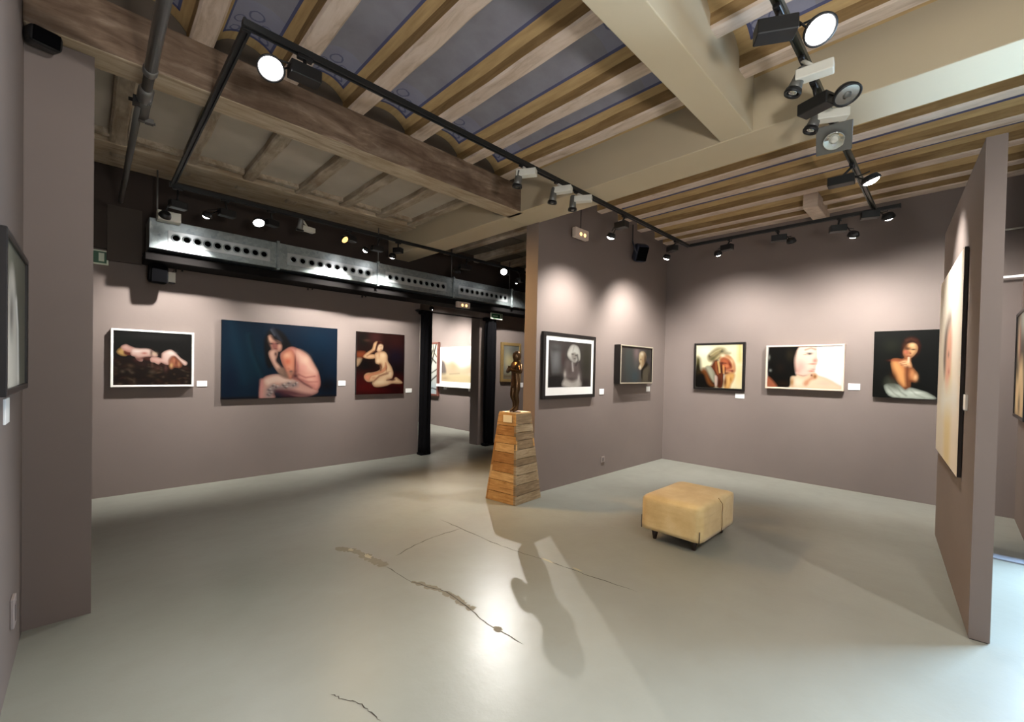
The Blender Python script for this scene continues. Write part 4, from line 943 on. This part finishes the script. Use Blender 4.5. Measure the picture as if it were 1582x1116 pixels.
# stub-wall track
gear_lamp(0.86, 2.60, (0.855, 2.585, 3.13), (0.685, 2.59, 3.085), (0.55, 0.9, 0.9), 'large lit black lamp at the left end of the ceiling track', MT['lit'], 260, 120, 1.0, boxlen=0.16, r=0.066)
white_lamp(2.62, 2.60, (2.63, 2.56, 3.16), (2.59, 2.63, 3.06), (2.6, 3.2, 0.4), 'switched-off white spotlight at the brown beam end, first of the white three')
white_lamp(3.08, 2.60, (3.10, 2.55, 3.16), (3.06, 2.64, 3.06), (3.2, 3.2, 0.4), 'switched-off white spotlight, middle one of the three by the cream beam')
white_lamp(3.38, 2.60, (3.40, 2.54, 3.16), (3.35, 2.63, 3.07), (3.6, 2.9, 0.4), 'switched-off white spotlight beside the hanging emergency light')
gear_lamp(4.25, 2.60, (4.22, 2.62, 3.13), (4.22, 2.75, 3.035), (4.45, 3.52, 1.55), 'lit black spotlight aimed at the black-framed drawing', MT['lit'], 210, 110, 1.0, boxlen=0.14, r=0.05)
gear_lamp(5.52, 2.60, (5.46, 2.62, 3.13), (5.52, 2.72, 3.05), (6.05, 3.52, 1.55), 'lit black spotlight in the corner near the bearded profile', MT['lit'], 271, 110, 1.0, boxlen=0.14, r=0.05)
# track before the portraits
gear_lamp(5.90, 2.06, (5.90, 2.09, 3.14), (5.92, 2.21, 3.09), (7.15, 2.35, 1.55), 'lit black spotlight aimed at the woman holding her face', MT['lit'], 210, 110, 1.0, boxlen=0.14, r=0.05)
gear_lamp(5.90, 1.52, (5.90, 1.50, 3.14), (5.93, 1.38, 3.09), (7.15, 1.4, 1.55), 'black spotlight switched off above the close-up face painting', None, 0, boxlen=0.16, r=0.05)
gear_lamp(5.90, 0.92, (5.90, 0.93, 3.13), (5.95, 0.80, 3.05), (7.15, 1.25, 1.5), 'lit black spotlight aimed at the close-up face painting', MT['lit'], 205, 112, 1.0, boxlen=0.15, r=0.055)
gear_lamp(5.80, 0.62, (5.74, 0.64, 3.17), (5.78, 0.50, 3.13), (7.15, 0.25, 1.4), 'lit black spotlight where the two right tracks meet', MT['lit'], 205, 112, 1.0, boxlen=0.15, r=0.055)
# overhead track at the right
gear_lamp(2.32, 0.62, (2.28, 0.62, 3.11), (2.37, 0.465, 3.08), (1.2, -0.6, 0.9), 'large lit black lamp nearest the top right of the photo', MT['lit'], 220, 96, 1.0, r=0.066, boxlen=0.17)
gear_lamp(3.06, 0.62, (3.08, 0.61, 3.11), (3.02, 0.455, 3.08), (2.2, -0.4, 0.8), 'large black lamp switched off between the two white spotlights', None, 0, r=0.066, boxlen=0.17)
gear_lamp(4.45, 0.62, (4.45, 0.69, 3.12), (4.46, 0.50, 3.08), (4.75, 0.0, 1.75), 'lit black lamp aimed at the large pale canvas', MT['lit'], 170, 80, 1.0, r=0.064, boxlen=0.18)
white_lamp(2.78, 0.62, (2.77, 0.56, 3.13), (2.76, 0.655, 3.06), (2.4, 1.6, 0.3), 'switched-off white spotlight just left of the big unlit black lamp')
white_lamp(3.32, 0.62, (3.31, 0.57, 3.13), (3.26, 0.67, 3.06), (2.9, 1.6, 0.3), 'switched-off white spotlight just below the big unlit black lamp')
# silver wall washer plate
t = thing('plate_floodlight', 'silver square plate floodlight with a bare reflector bulb', 'spotlight', (3.60, 0.62, 3.238))
part('adapter', MB().box((3.56, 0.604, 3.216), (3.64, 0.636, 3.238)).bevel(0.003, 1), MT['black'], t)
part('stem', MB().tube([(3.60, 0.62, 3.22), (3.62, 0.62, 3.15)], 0.010, 8), MT['black'], t)
dpl = Vector((-0.62, -0.10, -0.75)).normalized(); fm = Matrix.Translation((3.60, 0.605, 3.11)) @ frame_to(dpl)
part('plate', MB().box((-0.10, -0.10, -0.010), (0.10, 0.10, 0.0), M=fm).bevel(0.004, 1), MT['silver'], t)
part('reflector', MB().lathe([(0.028, 0.001), (0.05, 0.012), (0.062, 0.030), (0.055, 0.030), (0.03, 0.010)], Matrix.Translation(dpl*0.002) @ fm, 20), MT['glass'], t)
part('bulb', MB().lathe([(0.022, 0.004), (0.024, 0.020), (0.010, 0.034)], fm, 14), MT['white'], t)
# track before the duct
KY = 5.44
gear_lamp(1.02, KY, (1.04, KY+.02, 3.10), (0.86, KY-.01, 3.03), (0.55, 6.5, 1.60), 'lit black spotlight leftmost on the track before the duct', MT['lit'], 270, 78, 1.0, boxlen=0.15, r=0.045)
gear_lamp(1.46, KY, (1.48, KY+.03, 3.11), (1.33, KY-.03, 3.07), (1.45, 4.4, 1.4), 'bright lit spotlight second from left before the duct', MT['lit'], 40, 90, 1.0, boxlen=0.13, r=0.062)
white_lamp(1.80, KY, (1.86, KY+.02, 3.13), (1.77, KY, 3.10), (1.85, 6.3, 1.4), 'switched-off white spotlight between the lit ones and the warm lamp')
gear_lamp(2.36, KY, (2.40, KY+.03, 3.14), (2.29, KY-.03, 3.10), (3.50, 3.55, 1.2), 'warm orange lamp aimed at the bronze figure', MT['warm'], 310, 95, .9, LW, boxlen=0.13, r=0.05)
gear_lamp(2.78, KY, (2.76, KY+.02, 3.09), (2.60, KY+.02, 3.04), (2.0, 6.5, 1.5), 'lit black spotlight just right of the warm lamp', MT['lit'], 310, 78, 1.0, boxlen=0.15, r=0.042)
gear_lamp(3.06, KY, (3.06, KY+.0, 3.12), (3.02, KY+.08, 3.05), (3.30, 6.5, 1.6), 'lit black spotlight aimed at the kneeling nude', MT['lit'], 270, 78, 1.0, boxlen=0.12, r=0.05)
gear_lamp(4.30, KY, (4.24, KY, 3.10), (4.10, KY+.03, 3.02), (4.6, 7.2, 0.6), 'unlit black lamp cluster before the doorway', None, 0, boxlen=0.20, r=0.06)
gear_lamp(5.12, KY, (5.18, KY+.05, 3.19), (5.05, KY-.03, 3.17), (3.2, 3.2, 0.75), 'bright lit white-beam lamp right of the doorway shining at the figure', MT['lit'], 430, 74, .75, boxlen=0.12, r=0.062)
gear_lamp(5.45, KY, (5.50, KY+.02, 3.10), (5.38, KY-.01, 3.05), (6.3, 6.5, 1.5), 'small lit lamp beside the stub wall edge', MT['lit'], 187, 79, 1.0, boxlen=0.11, r=0.032)
gear_lamp(0.62, KY, (0.62, KY-.02, 3.06), (0.52, KY-.04, 2.93), (0.2, 6.5, 2.0), 'unlit black spotlight at the corner of the two left tracks', None, 0, boxlen=0.14, r=0.05)
# lamp of the second room
gear_lamp(5.20, 7.98, (5.20, 7.98, 2.92), (5.335, 8.0, 2.80), (6.5, 8.6, 1.5), 'small lit spotlight in the second room above the doorway', MT['lit'], 380, 100, 1.0, boxlen=0.12, r=0.05, z=3.238)
TX = thing('lighting_track', 'thin track in the second room beyond the doorway', 'track', (5.2, 8.9, 3.25))
part('profile', MB().box((5.184, 7.2, 3.238), (5.216, 10.6, 3.26)), MT['track'], TX)
part('hanger', MB().tube([(5.2, 7.6, 3.26), (5.2, 7.6, 3.42)], 0.006, 6).tube([(5.2, 9.4, 3.26), (5.2, 9.4, 3.42)], 0.006, 6), MT['black'], TX)
add_spot((5.25, 9.5, 3.1), (6.5, 9.6, 1.2), 280, 110, 1.0, LC, TX)

# unseen lights added to fill the room: two floods, a left-wall spot, an up-light
add_spot((1.0, -0.8, 3.15), (1.4, -0.4, 0), 170, 150, 1.0, LC, TR)
add_spot((3.0, -1.2, 3.15), (2.6, -0.6, 0), 130, 150, 1.0, LC, TR)
add_spot((0.58, 1.5, 3.1), (-0.26, 2.7, 2.5), 60, 110, 1.0, LC, TR)
add_spot((0.5, -0.9, 1.7), (1.9, 0.9, 3.57), 170, 150, 1.0, LC, TR, 0.15)  # up-light added without a fixture to brighten the ceiling

# ------------------------------------------------------------------ pole, speakers, signs, sockets
t = thing('telescopic_pole', 'grey telescopic pole with clamps under the ceiling at left', 'pole', (0.25, 4.2, 3.17))
part('outer_tube', MB().tube([(0.235, 1.2, 3.19), (0.245, 3.30, 3.19)], 0.030, 16), MT['pipe'], t)
part('screw_thread', MB().tube([(0.245, 3.30+0.02*i/2, 3.19) for i in range(24)], [0.022 if i % 2 else 0.027 for i in range(24)], 14), MT['dpipe'], t)
part('collar', MB().lathe([(0.030, 0), (0.036, 0.01), (0.036, 0.05), (0.030, 0.07)], Matrix.Translation((0.245, 3.27, 3.19)) @ Matrix.Rotation(-math.pi/2, 4, 'X'), 18), MT['pipe'], t)
part('collar', MB().lathe([(0.026, 0), (0.040, 0.02), (0.040, 0.15), (0.030, 0.17)], Matrix.Translation((0.245, 3.53, 3.19)) @ Matrix.Rotation(-math.pi/2, 4, 'X'), 18), MT['pipe'], t)
part('coupler', MB().tube([(0.248, 3.66, 3.185), (0.25, 3.95, 3.18)], 0.034, 16), MT['dpipe'], t)
part('wing_clamp', MB().box((0.19, 3.68, 3.16), (0.235, 3.76, 3.20)).tube([(0.17, 3.72, 3.18), (0.25, 3.72, 3.18)], 0.012, 8), MT['black'], t)
part('wing_clamp', MB().box((0.265, 3.90, 3.14), (0.31, 3.94, 3.17)).tube([(0.23, 3.92, 3.15), (0.32, 3.92, 3.15)], 0.010, 8), MT['dpipe'], t)
part('inner_tube', MB().tube([(0.225, 3.75, 3.175), (0.225, 6.1, 3.165)], 0.022, 14), MT['dpipe'], t)

def rounded_speaker(c_, size, label, mat, rotz, tilt=0.0, name='wall_speaker', brk=None):
    t = thing(name, label, 'speaker', c_)
    w_, d, h = size
    Mx = Matrix.Translation(c_) @ Matrix.Rotation(rotz, 4, 'Z') @ Matrix.Rotation(tilt, 4, 'X')
    part('cabinet', MB().box((-w_/2, -d/2, -h/2), (w_/2, d/2, h/2), M=Mx).bevel(min(size)*0.28, 4), mat, t)
    part('grille', MB().box((-w_*0.40, -d/2-0.004, -h*0.40), (w_*0.40, -d/2+0.004, h*0.40), M=Mx).bevel(0.003, 1), plain('speaker_mesh', rgb(4, 4, 5), 1.0, spec=0.05), t)
    if brk: part('bracket', MB().tube([c_, brk], 0.012, 8), MT['black'], t)
    return t
rounded_speaker((-0.185, 3.45, 3.215), (0.13, 0.12, 0.09), 'small black rounded speaker on the left pillar top', MT['black'], 0.3, 0.2, brk=(-0.19, 3.55, 3.22))
rounded_speaker((0.545, 6.26, 2.49), (0.17, 0.15, 0.22), 'black rounded loudspeaker hanging under the left end of the duct', MT['velvet'], 0.1, 0.15, brk=(0.545, 6.30, 2.61))
t = rounded_speaker((5.96, 3.36, 3.31), (0.20, 0.16, 0.26), 'dark navy loudspeaker hanging on the stub wall', MT['navy'], -0.6, 0.5, 'hanging_speaker')
part('yoke', MB().tube([(5.86, 3.36, 3.28), (5.84, 3.42, 3.44), (5.9, 3.46, 3.50)], 0.012, 8), MT['navy'], t)
part('drop_rod', MB().tube([(5.9, 3.46, 3.48), (5.9, 3.46, 3.74)], 0.008, 8), MT['black'], t)
t = thing('light_sensor', 'small white sensor box hanging beside the black loudspeaker', 'sensor', (0.68, 6.38, 2.47))
part('sensor_body', MB().box((0.645, 6.36, 2.43), (0.715, 6.42, 2.545)).bevel(0.006), MT['white'], t)
part('sensor_cap', MB().box((0.65, 6.363, 2.418), (0.71, 6.417, 2.431)).bevel(0.003, 1), MT['black'], t)
part('wire', MB().tube([(0.68, 6.40, 2.54), (0.70, 6.40, 2.57), (0.70, 6.40, 2.5925)], 0.004, 6), MT['black'], t)

def exit_sign(x0, x1, y, z0, z1, label, man=True):
    t = thing('exit_sign', label, 'sign', ((x0+x1)/2, y, z0))
    part('sign_board', MB().box((x0, y-0.022, z0), (x1, y, z1)).bevel(0.003, 1), MT['signw'], t)
    e = 0.016
    part('green_field', MB().box((x0+e, y-0.025, z0+e), (x1-e, y-0.021, z1-e)), MT['green'], t)
    h = z1-z0; w_ = x1-x0
    d0, d1 = x0+w_*0.75, x0+w_*0.89
    part('door_symbol', MB().box((d0, y-0.028, z0+h*0.22), (d1, y-0.0245, z1-h*0.2)), MT['signw'], t)
    zc = (z0+z1)/2
    yy = y-0.0275
    b = MB().box((x0+w_*0.18, y-0.028, zc-0.008), (x0+w_*0.50, y-0.0245, zc+0.006))
    b.hexa([(x0+w_*0.50, y-0.028, zc-0.018), (x0+w_*0.58, y-0.028, zc-0.001), (x0+w_*0.58, y-0.0245, zc-0.001), (x0+w_*0.50, y-0.0245, zc-0.018),
            (x0+w_*0.50, y-0.028, zc+0.016), (x0+w_*0.58, y-0.028, zc+0.001), (x0+w_*0.58, y-0.0245, zc+0.001), (x0+w_*0.50, y-0.0245, zc+0.016)])
    part('arrow_symbol', b, MT['signw'], t)
    return t
exit_sign(-0.17, 0.145, 6.5, 2.545, 2.70, 'green exit sign with a pale door half hidden by the left pillar')
t = exit_sign(5.50, 5.81, 6.25, 2.47, 2.588, 'small green and white exit sign on the curtain top right of the doorway')
for hx in (5.58, 5.73): part('hanger', MB().tube([(hx, 6.24, 2.580), (hx, 6.24, 2.5995)], 0.006, 6), MT['black'], t)
def emergency(x0, x1, y, z0, z1, label, drop):
    t = thing('emergency_light', label, 'lamp', ((x0+x1)/2, y, z0))
    part('housing', MB().box((x0, y-0.03, z0), (x1, y+0.03, z1)).bevel(0.008), MT['diff'], t)
    w_ = x1-x0
    for k_ in (0.38, 0.68):
        part('bulb', MB().lathe([(0.024, 0), (0.020, 0.006), (0.008, 0.010)], Matrix.Translation((x0+w_*k_, y-0.031, z0+(z1-z0)*0.40)) @ Matrix.Rotation(math.pi/2, 4, 'X'), 14), MT['glow'], t)
    if drop: part('drop_rod', MB().tube([((x0+x1)/2, y, z1-0.01), ((x0+x1)/2, y, drop)], 0.006, 8), MT['black'], t)
    return t
emergency(4.40, 4.68, 3.42, 3.21, 3.335, 'white emergency light with two glowing bulbs hanging by the stub wall', 3.72)
emergency(4.52, 4.80, 6.02, 2.56, 2.66, 'white emergency light with two glowing bulbs above the doorway', 0)
# sockets
def socket(wall, a, z, label, w_=0.085, h=0.085):
    F = WALLS[wall]; t = thing('wall_socket', label, 'socket', F(a, z, 0))
    def bx(al, zl, dl, ah, zh, dh):
        p, q = F(al, zl, dl), F(ah, zh, dh)
        return [tuple(min(x, y) for x, y in zip(p, q)), tuple(max(x, y) for x, y in zip(p, q))]
    part('cover', MB().box(*bx(a-w_/2, z-h/2, 0, a+w_/2, z+h/2, 0.014)).bevel(0.003, 1), plain('grey_socket_%s' % wall, rgb(150, 138, 132), 0.5), t)
    part('insert', MB().box(*bx(a-w_*.28, z-h*.28, 0.010, a+w_*.28, z+h*.28, 0.017)).bevel(0.002, 1), plain('dark_insert_%s' % wall, rgb(104, 94, 90), 0.5), t)
socket('stub', 5.31, 0.23, 'grey wall socket low on the stub wall')
socket('left', 3.10, 0.30, 'wall socket low at the far left edge', 0.09, 0.14)

# ------------------------------------------------------------------ ottoman
t = thing('ottoman', 'square tan suede ottoman on short dark legs', 'ottoman', (3.95, 1.67, 0.0))
x0, x1, y0, y1, z0, z1 = 3.565, 4.36, 1.405, 1.945, 0.105, 0.405
b = MB().box((x0, y0, z0), (x1, y1, z1))
bmesh.ops.subdivide_edges(b.b, edges=b.b.edges[:], cuts=9, use_grid_fill=True)
for v in b.b.verts:
    p_ = v.co; u_ = (p_.x-x0)/(x1-x0)*2-1; w_ = (p_.y-y0)/(y1-y0)*2-1; h_ = (p_.z-z0)/(z1-z0)
    p_.z += 0.016*(1-u_**4)*(1-w_**4)*(1 if h_ > .98 else 0)
    k_ = 0.012*(4*h_*(1-h_))
    if abs(u_) > .99: p_.x += math.copysign(k_*(1-w_**4), u_)
    if abs(w_) > .99: p_.y += math.copysign(k_*(1-u_**4), w_)
    r_c = 0.045
    # round the vertical and top edges
    ux = max(0, abs(p_.x-(x0+x1)/2)-((x1-x0)/2-r_c)); uy = max(0, abs(p_.y-(y0+y1)/2)-((y1-y0)/2-r_c)); uz = max(0, p_.z-(z1-r_c))
    L_ = math.sqrt(ux*ux+uy*uy+uz*uz)
    if L_ > r_c:
        f_ = r_c/L_
        p_.x -= math.copysign(ux*(1-f_), p_.x-(x0+x1)/2); p_.y -= math.copysign(uy*(1-f_), p_.y-(y0+y1)/2); p_.z -= uz*(1-f_)
for f in b.b.faces: f.smooth = True
part('upholstery', b, MT['suede'], t)
zz = [0.115+0.03*i for i in range(9)]
part('seam', MB().tube([(3.985+0.006*math.sin(i), y0-0.010-0.012*(4*((z-z0)/(z1-z0))*(1-(z-z0)/(z1-z0)))*0.55, z) for i, z in enumerate(zz)] + [(3.985, y0+0.02, 0.400)], 0.003, 6), MT['seam'], t)
part('corner_slit', MB().tube([(x0+0.004, y0+0.014, 0.106), (x0+0.004, y0+0.012, 0.16), (x0+0.006, y0+0.012, 0.20)], 0.004, 6), MT['legw'], t)
part('corner_slit', MB().tube([(x0+0.004, y1-0.014, 0.106), (x0+0.001, y1-0.012, 0.16), (x0+0.006, y1-0.012, 0.22)], 0.004, 6), MT['legw'], t)
part('underframe', MB().box((x0+0.09, y0+0.09, 0.085), (x1-0.09, y1-0.09, 0.108)), MT['legw'], t)
for x, y in ((3.67, 1.50), (3.66, 1.85), (4.27, 1.50), (4.27, 1.85)):
    part('leg', MB().lathe([(0.014, 0.0), (0.017, 0.003), (0.034, 0.107)], Matrix.Translation((x, y, 0.0)), 16), MT['legw'], t)

# ------------------------------------------------------------------ plank plinth
A = Vector((3.345, 3.325)); ea = Vector((0.46, 0.035)); eb_ = Vector((-0.055, 0.43))
base4 = [A, A+ea, A+ea+eb_, A+eb_]
cen = (base4[0]+base4[2])/2
HT = 1.0
def plinth_pt(i, z, inset=0.0):
    f_ = 1 - 0.42*(z/HT); q = cen + (base4[i % 4]-cen)*f_
    d = (cen-base4[i % 4]).normalized(); q = q + d*inset
    return Vector((q.x, q.y, z))
t = thing('plank_plinth', 'tall tapering plinth clad in rough honey coloured planks', 'plinth', (cen.x, cen.y, 0))
core = MB().hexa([plinth_pt(i, 0.002, 0.03) for i in range(4)] + [plinth_pt(i, HT-0.02, 0.03) for i in range(4)])
part('core', core, plain('plinth_core', rgb(70, 48, 28), 0.8), t)
rr = random.Random(5)
levels = {0: [0, .10, .215, .32, .42, .50, .60, .70, .79, .88, 1.0], 1: [0, .08, .19, .27, .40, .52, .61, .72, .82, .90, 1.0], 2: [0, .12, .25, .4, .55, .7, .85, 1.0], 3: [0, .11, .24, .335, .44, .56, .66, .75, .86, 1.0]}
pal = {0: [3, 4, 3, 3, 4, 3, 4, 4, 3, 4], 3: [0, 0, 5, 1, 1, 5, 0, 1, 0]}  # warm lamplit face and duller face put into the plank colours
for side in range(4):
    L_ = levels[side]
    for k_ in range(len(L_)-1):
        za, zb = L_[k_]*HT+0.003, L_[k_+1]*HT-0.003
        o_ = rr.uniform(-0.0015, 0.0025)
        a0, a1 = plinth_pt(side, za), plinth_pt(side+1, za); c0, c1 = plinth_pt(side, zb), plinth_pt(side+1, zb)
        nrm = (a1-a0).cross(c0-a0).normalized(); off = nrm*(-o_ if (nrm.to_2d().dot(Vector((cen.x, cen.y))-a0.to_2d()) > 0) else o_)
        inw = (Vector((cen.x, cen.y, 0))-(a0+a1)/2); inw.z = 0; inw.normalize()
        pts = [a0+off, a1+off, a1+inw*0.026, a0+inw*0.026, c0+off, c1+off, c1+inw*0.026, c0+inw*0.026]
        m_ = PLK[pal[side][k_ % len(pal[side])]] if side in pal else PLK[rr.choice([0, 1, 2, 3])]
        part('plank', MB().hexa(pts), m_, t)
tp = MB().hexa([plinth_pt(i, HT-0.004, 0.004) for i in range(4)] + [plinth_pt(i, HT+0.012, 0.004) for i in range(4)])
part('top_board', tp, PLK[2], t)
q0 = plinth_pt(3, 0.90); q1 = plinth_pt(0, 0.90); sd = (q1-q0).normalized(); out = Vector((-sd.y, sd.x, 0)); out = out if out.to_2d().dot(cen-q0.to_2d()) < 0 else -out
m0 = q0.lerp(q1, 0.34); m1 = q0.lerp(q1, 0.80); up_ = (plinth_pt(0, 1.0)-plinth_pt(0, 0.9)); 
lbl = [m0+out*0.006, m1+out*0.006, m1+out*0.010, m0+out*0.010, m0+up_*0.80+out*0.008, m1+up_*0.80+out*0.008, m1+up_*0.80+out*0.012, m0+up_*0.80+out*0.012]
tt = thing('caption_card', 'cream caption card fixed to the top of the plank plinth', 'card', tuple((m0+m1)/2), 'caption cards beside the pictures')
part('board', MB().hexa(lbl), plain('cream_card', rgb(240, 222, 180), 0.6, var=0.02), tt)

# ------------------------------------------------------------------ bronze figure
def skin_mesh(name, verts, edges, radii, levels_=2):
    me_ = bpy.data.meshes.new(name); me_.from_pydata([tuple(v) for v in verts], edges, []); me_.update()
    o_ = bpy.data.objects.new(name, me_); COL.objects.link(o_)
    mod = o_.modifiers.new('Skin', 'SKIN'); mod.use_smooth_shade = True
    sk = me_.skin_vertices[0].data
    for i, r in enumerate(radii):
        sk[i].radius = tuple(1.18*q for q in (r if hasattr(r, '__len__') else (r, r))); sk[i].use_root = (i == 0)
    sb = o_.modifiers.new('Sub', 'SUBSURF'); sb.levels = levels_; sb.render_levels = levels_
    dg = bpy.context.evaluated_depsgraph_get(); dg.update()
    ev = o_.evaluated_get(dg); out_ = bpy.data.meshes.new_from_object(ev)
    bpy.data.objects.remove(o_); bpy.data.meshes.remove(me_)
    for p__ in out_.polygons: p__.use_smooth = True
    return out_
FB = Vector((3.52, 3.53, HT+0.012))
rgt = Vector((0.714, -0.70, 0)); fwd = Vector((-0.70, -0.714, 0))     # towards picture right / towards the viewer
FX = (-rgt*0.80+fwd*0.60).normalized(); FS = Vector((-FX.y, FX.x, 0))   # figure's front, and its left side
def fp(f_, s_, z): return FX*f_ + FS*s_ + Vector((0, 0, z))
V_, E_, R_ = [], [], []
def node(p__, r, par=None):
    V_.append(p__); R_.append(r)
    if par is not None: E_.append((par, len(V_)-1))
    return len(V_)-1
pel = node(fp(0, 0, .355), (.056, .048))
wst = node(fp(.006, 0, .43), (.043, .036), pel); chs = node(fp(.004, 0, .50), (.056, .044), wst); shd = node(fp(-.008, 0, .555), (.048, .036), chs)
nck = node(fp(.0, 0, .592), .020, shd); hd0 = node(fp(.010, 0, .628), (.034, .036), nck); hd1 = node(fp(.006, 0, .668), (.036, .038), hd0); node(fp(-.002, 0, .692), (.018, .018), hd1)
for sg in (1, -1):
    hp = node(fp(.0, sg*.030, .30), (.040, .038), pel); kn = node(fp(.012 if sg > 0 else .028, sg*.027, .185), .026, hp)
    cf = node(fp(-.008, sg*.027, .13), .026, kn); an = node(fp(-.004, sg*.024, .035), .014, cf)
    hl = node(fp(-.012, sg*.024, .014), .014, an); node(fp(.055, sg*.030, .010), (.014, .009), an)
    sh = node(fp(-.006, sg*.072, .548), .026, shd); el = node(fp(.030, sg*.132, .455), .020, sh)
    wr = node(fp(.082, sg*.030, .480), .014, el); node(fp(.086, -sg*.020, .500), (.015, .011), wr)
fm_ = skin_mesh('figure', V_, E_, R_)
t = thing('bronze_figure', 'dark bronze standing nude figure with folded arms on the plank plinth', 'sculpture', tuple(FB))
fig = link('body', fm_, MT['bronze'], t, Vector((0, 0, 0)))
hb = MB()
hb.lathe([(0.012, 0.0), (0.040, 0.012), (0.047, 0.045), (0.044, 0.085), (0.028, 0.112), (0.006, 0.118)], Matrix.Translation(fp(-.012, 0, .588)), 18)
link('hair', hb.mesh('hair'), MT['bronze'], t, Vector((0, 0, 0)))
# small facial features
fb = MB(); fb.lathe([(0.004, 0), (0.007, 0.006), (0.003, 0.018)], Matrix.Translation(fp(.044, 0, .632)), 8)
for sg in (1, -1): fb.lathe([(0.002, -0.004), (0.005, 0), (0.002, 0.004)], Matrix.Translation(fp(.042, sg*.013, .648)), 8)
link('face', fb.mesh('face'), MT['bronze'], t, Vector((0, 0, 0)))
bs = MB().lathe([(0.070, 0.0), (0.070, 0.004), (0.066, 0.006)], Matrix.Translation((0, 0, -0.001)), 24)
link('base_plate', bs.mesh('base_plate'), MT['bronze'], t, Vector((0, 0, 0)))
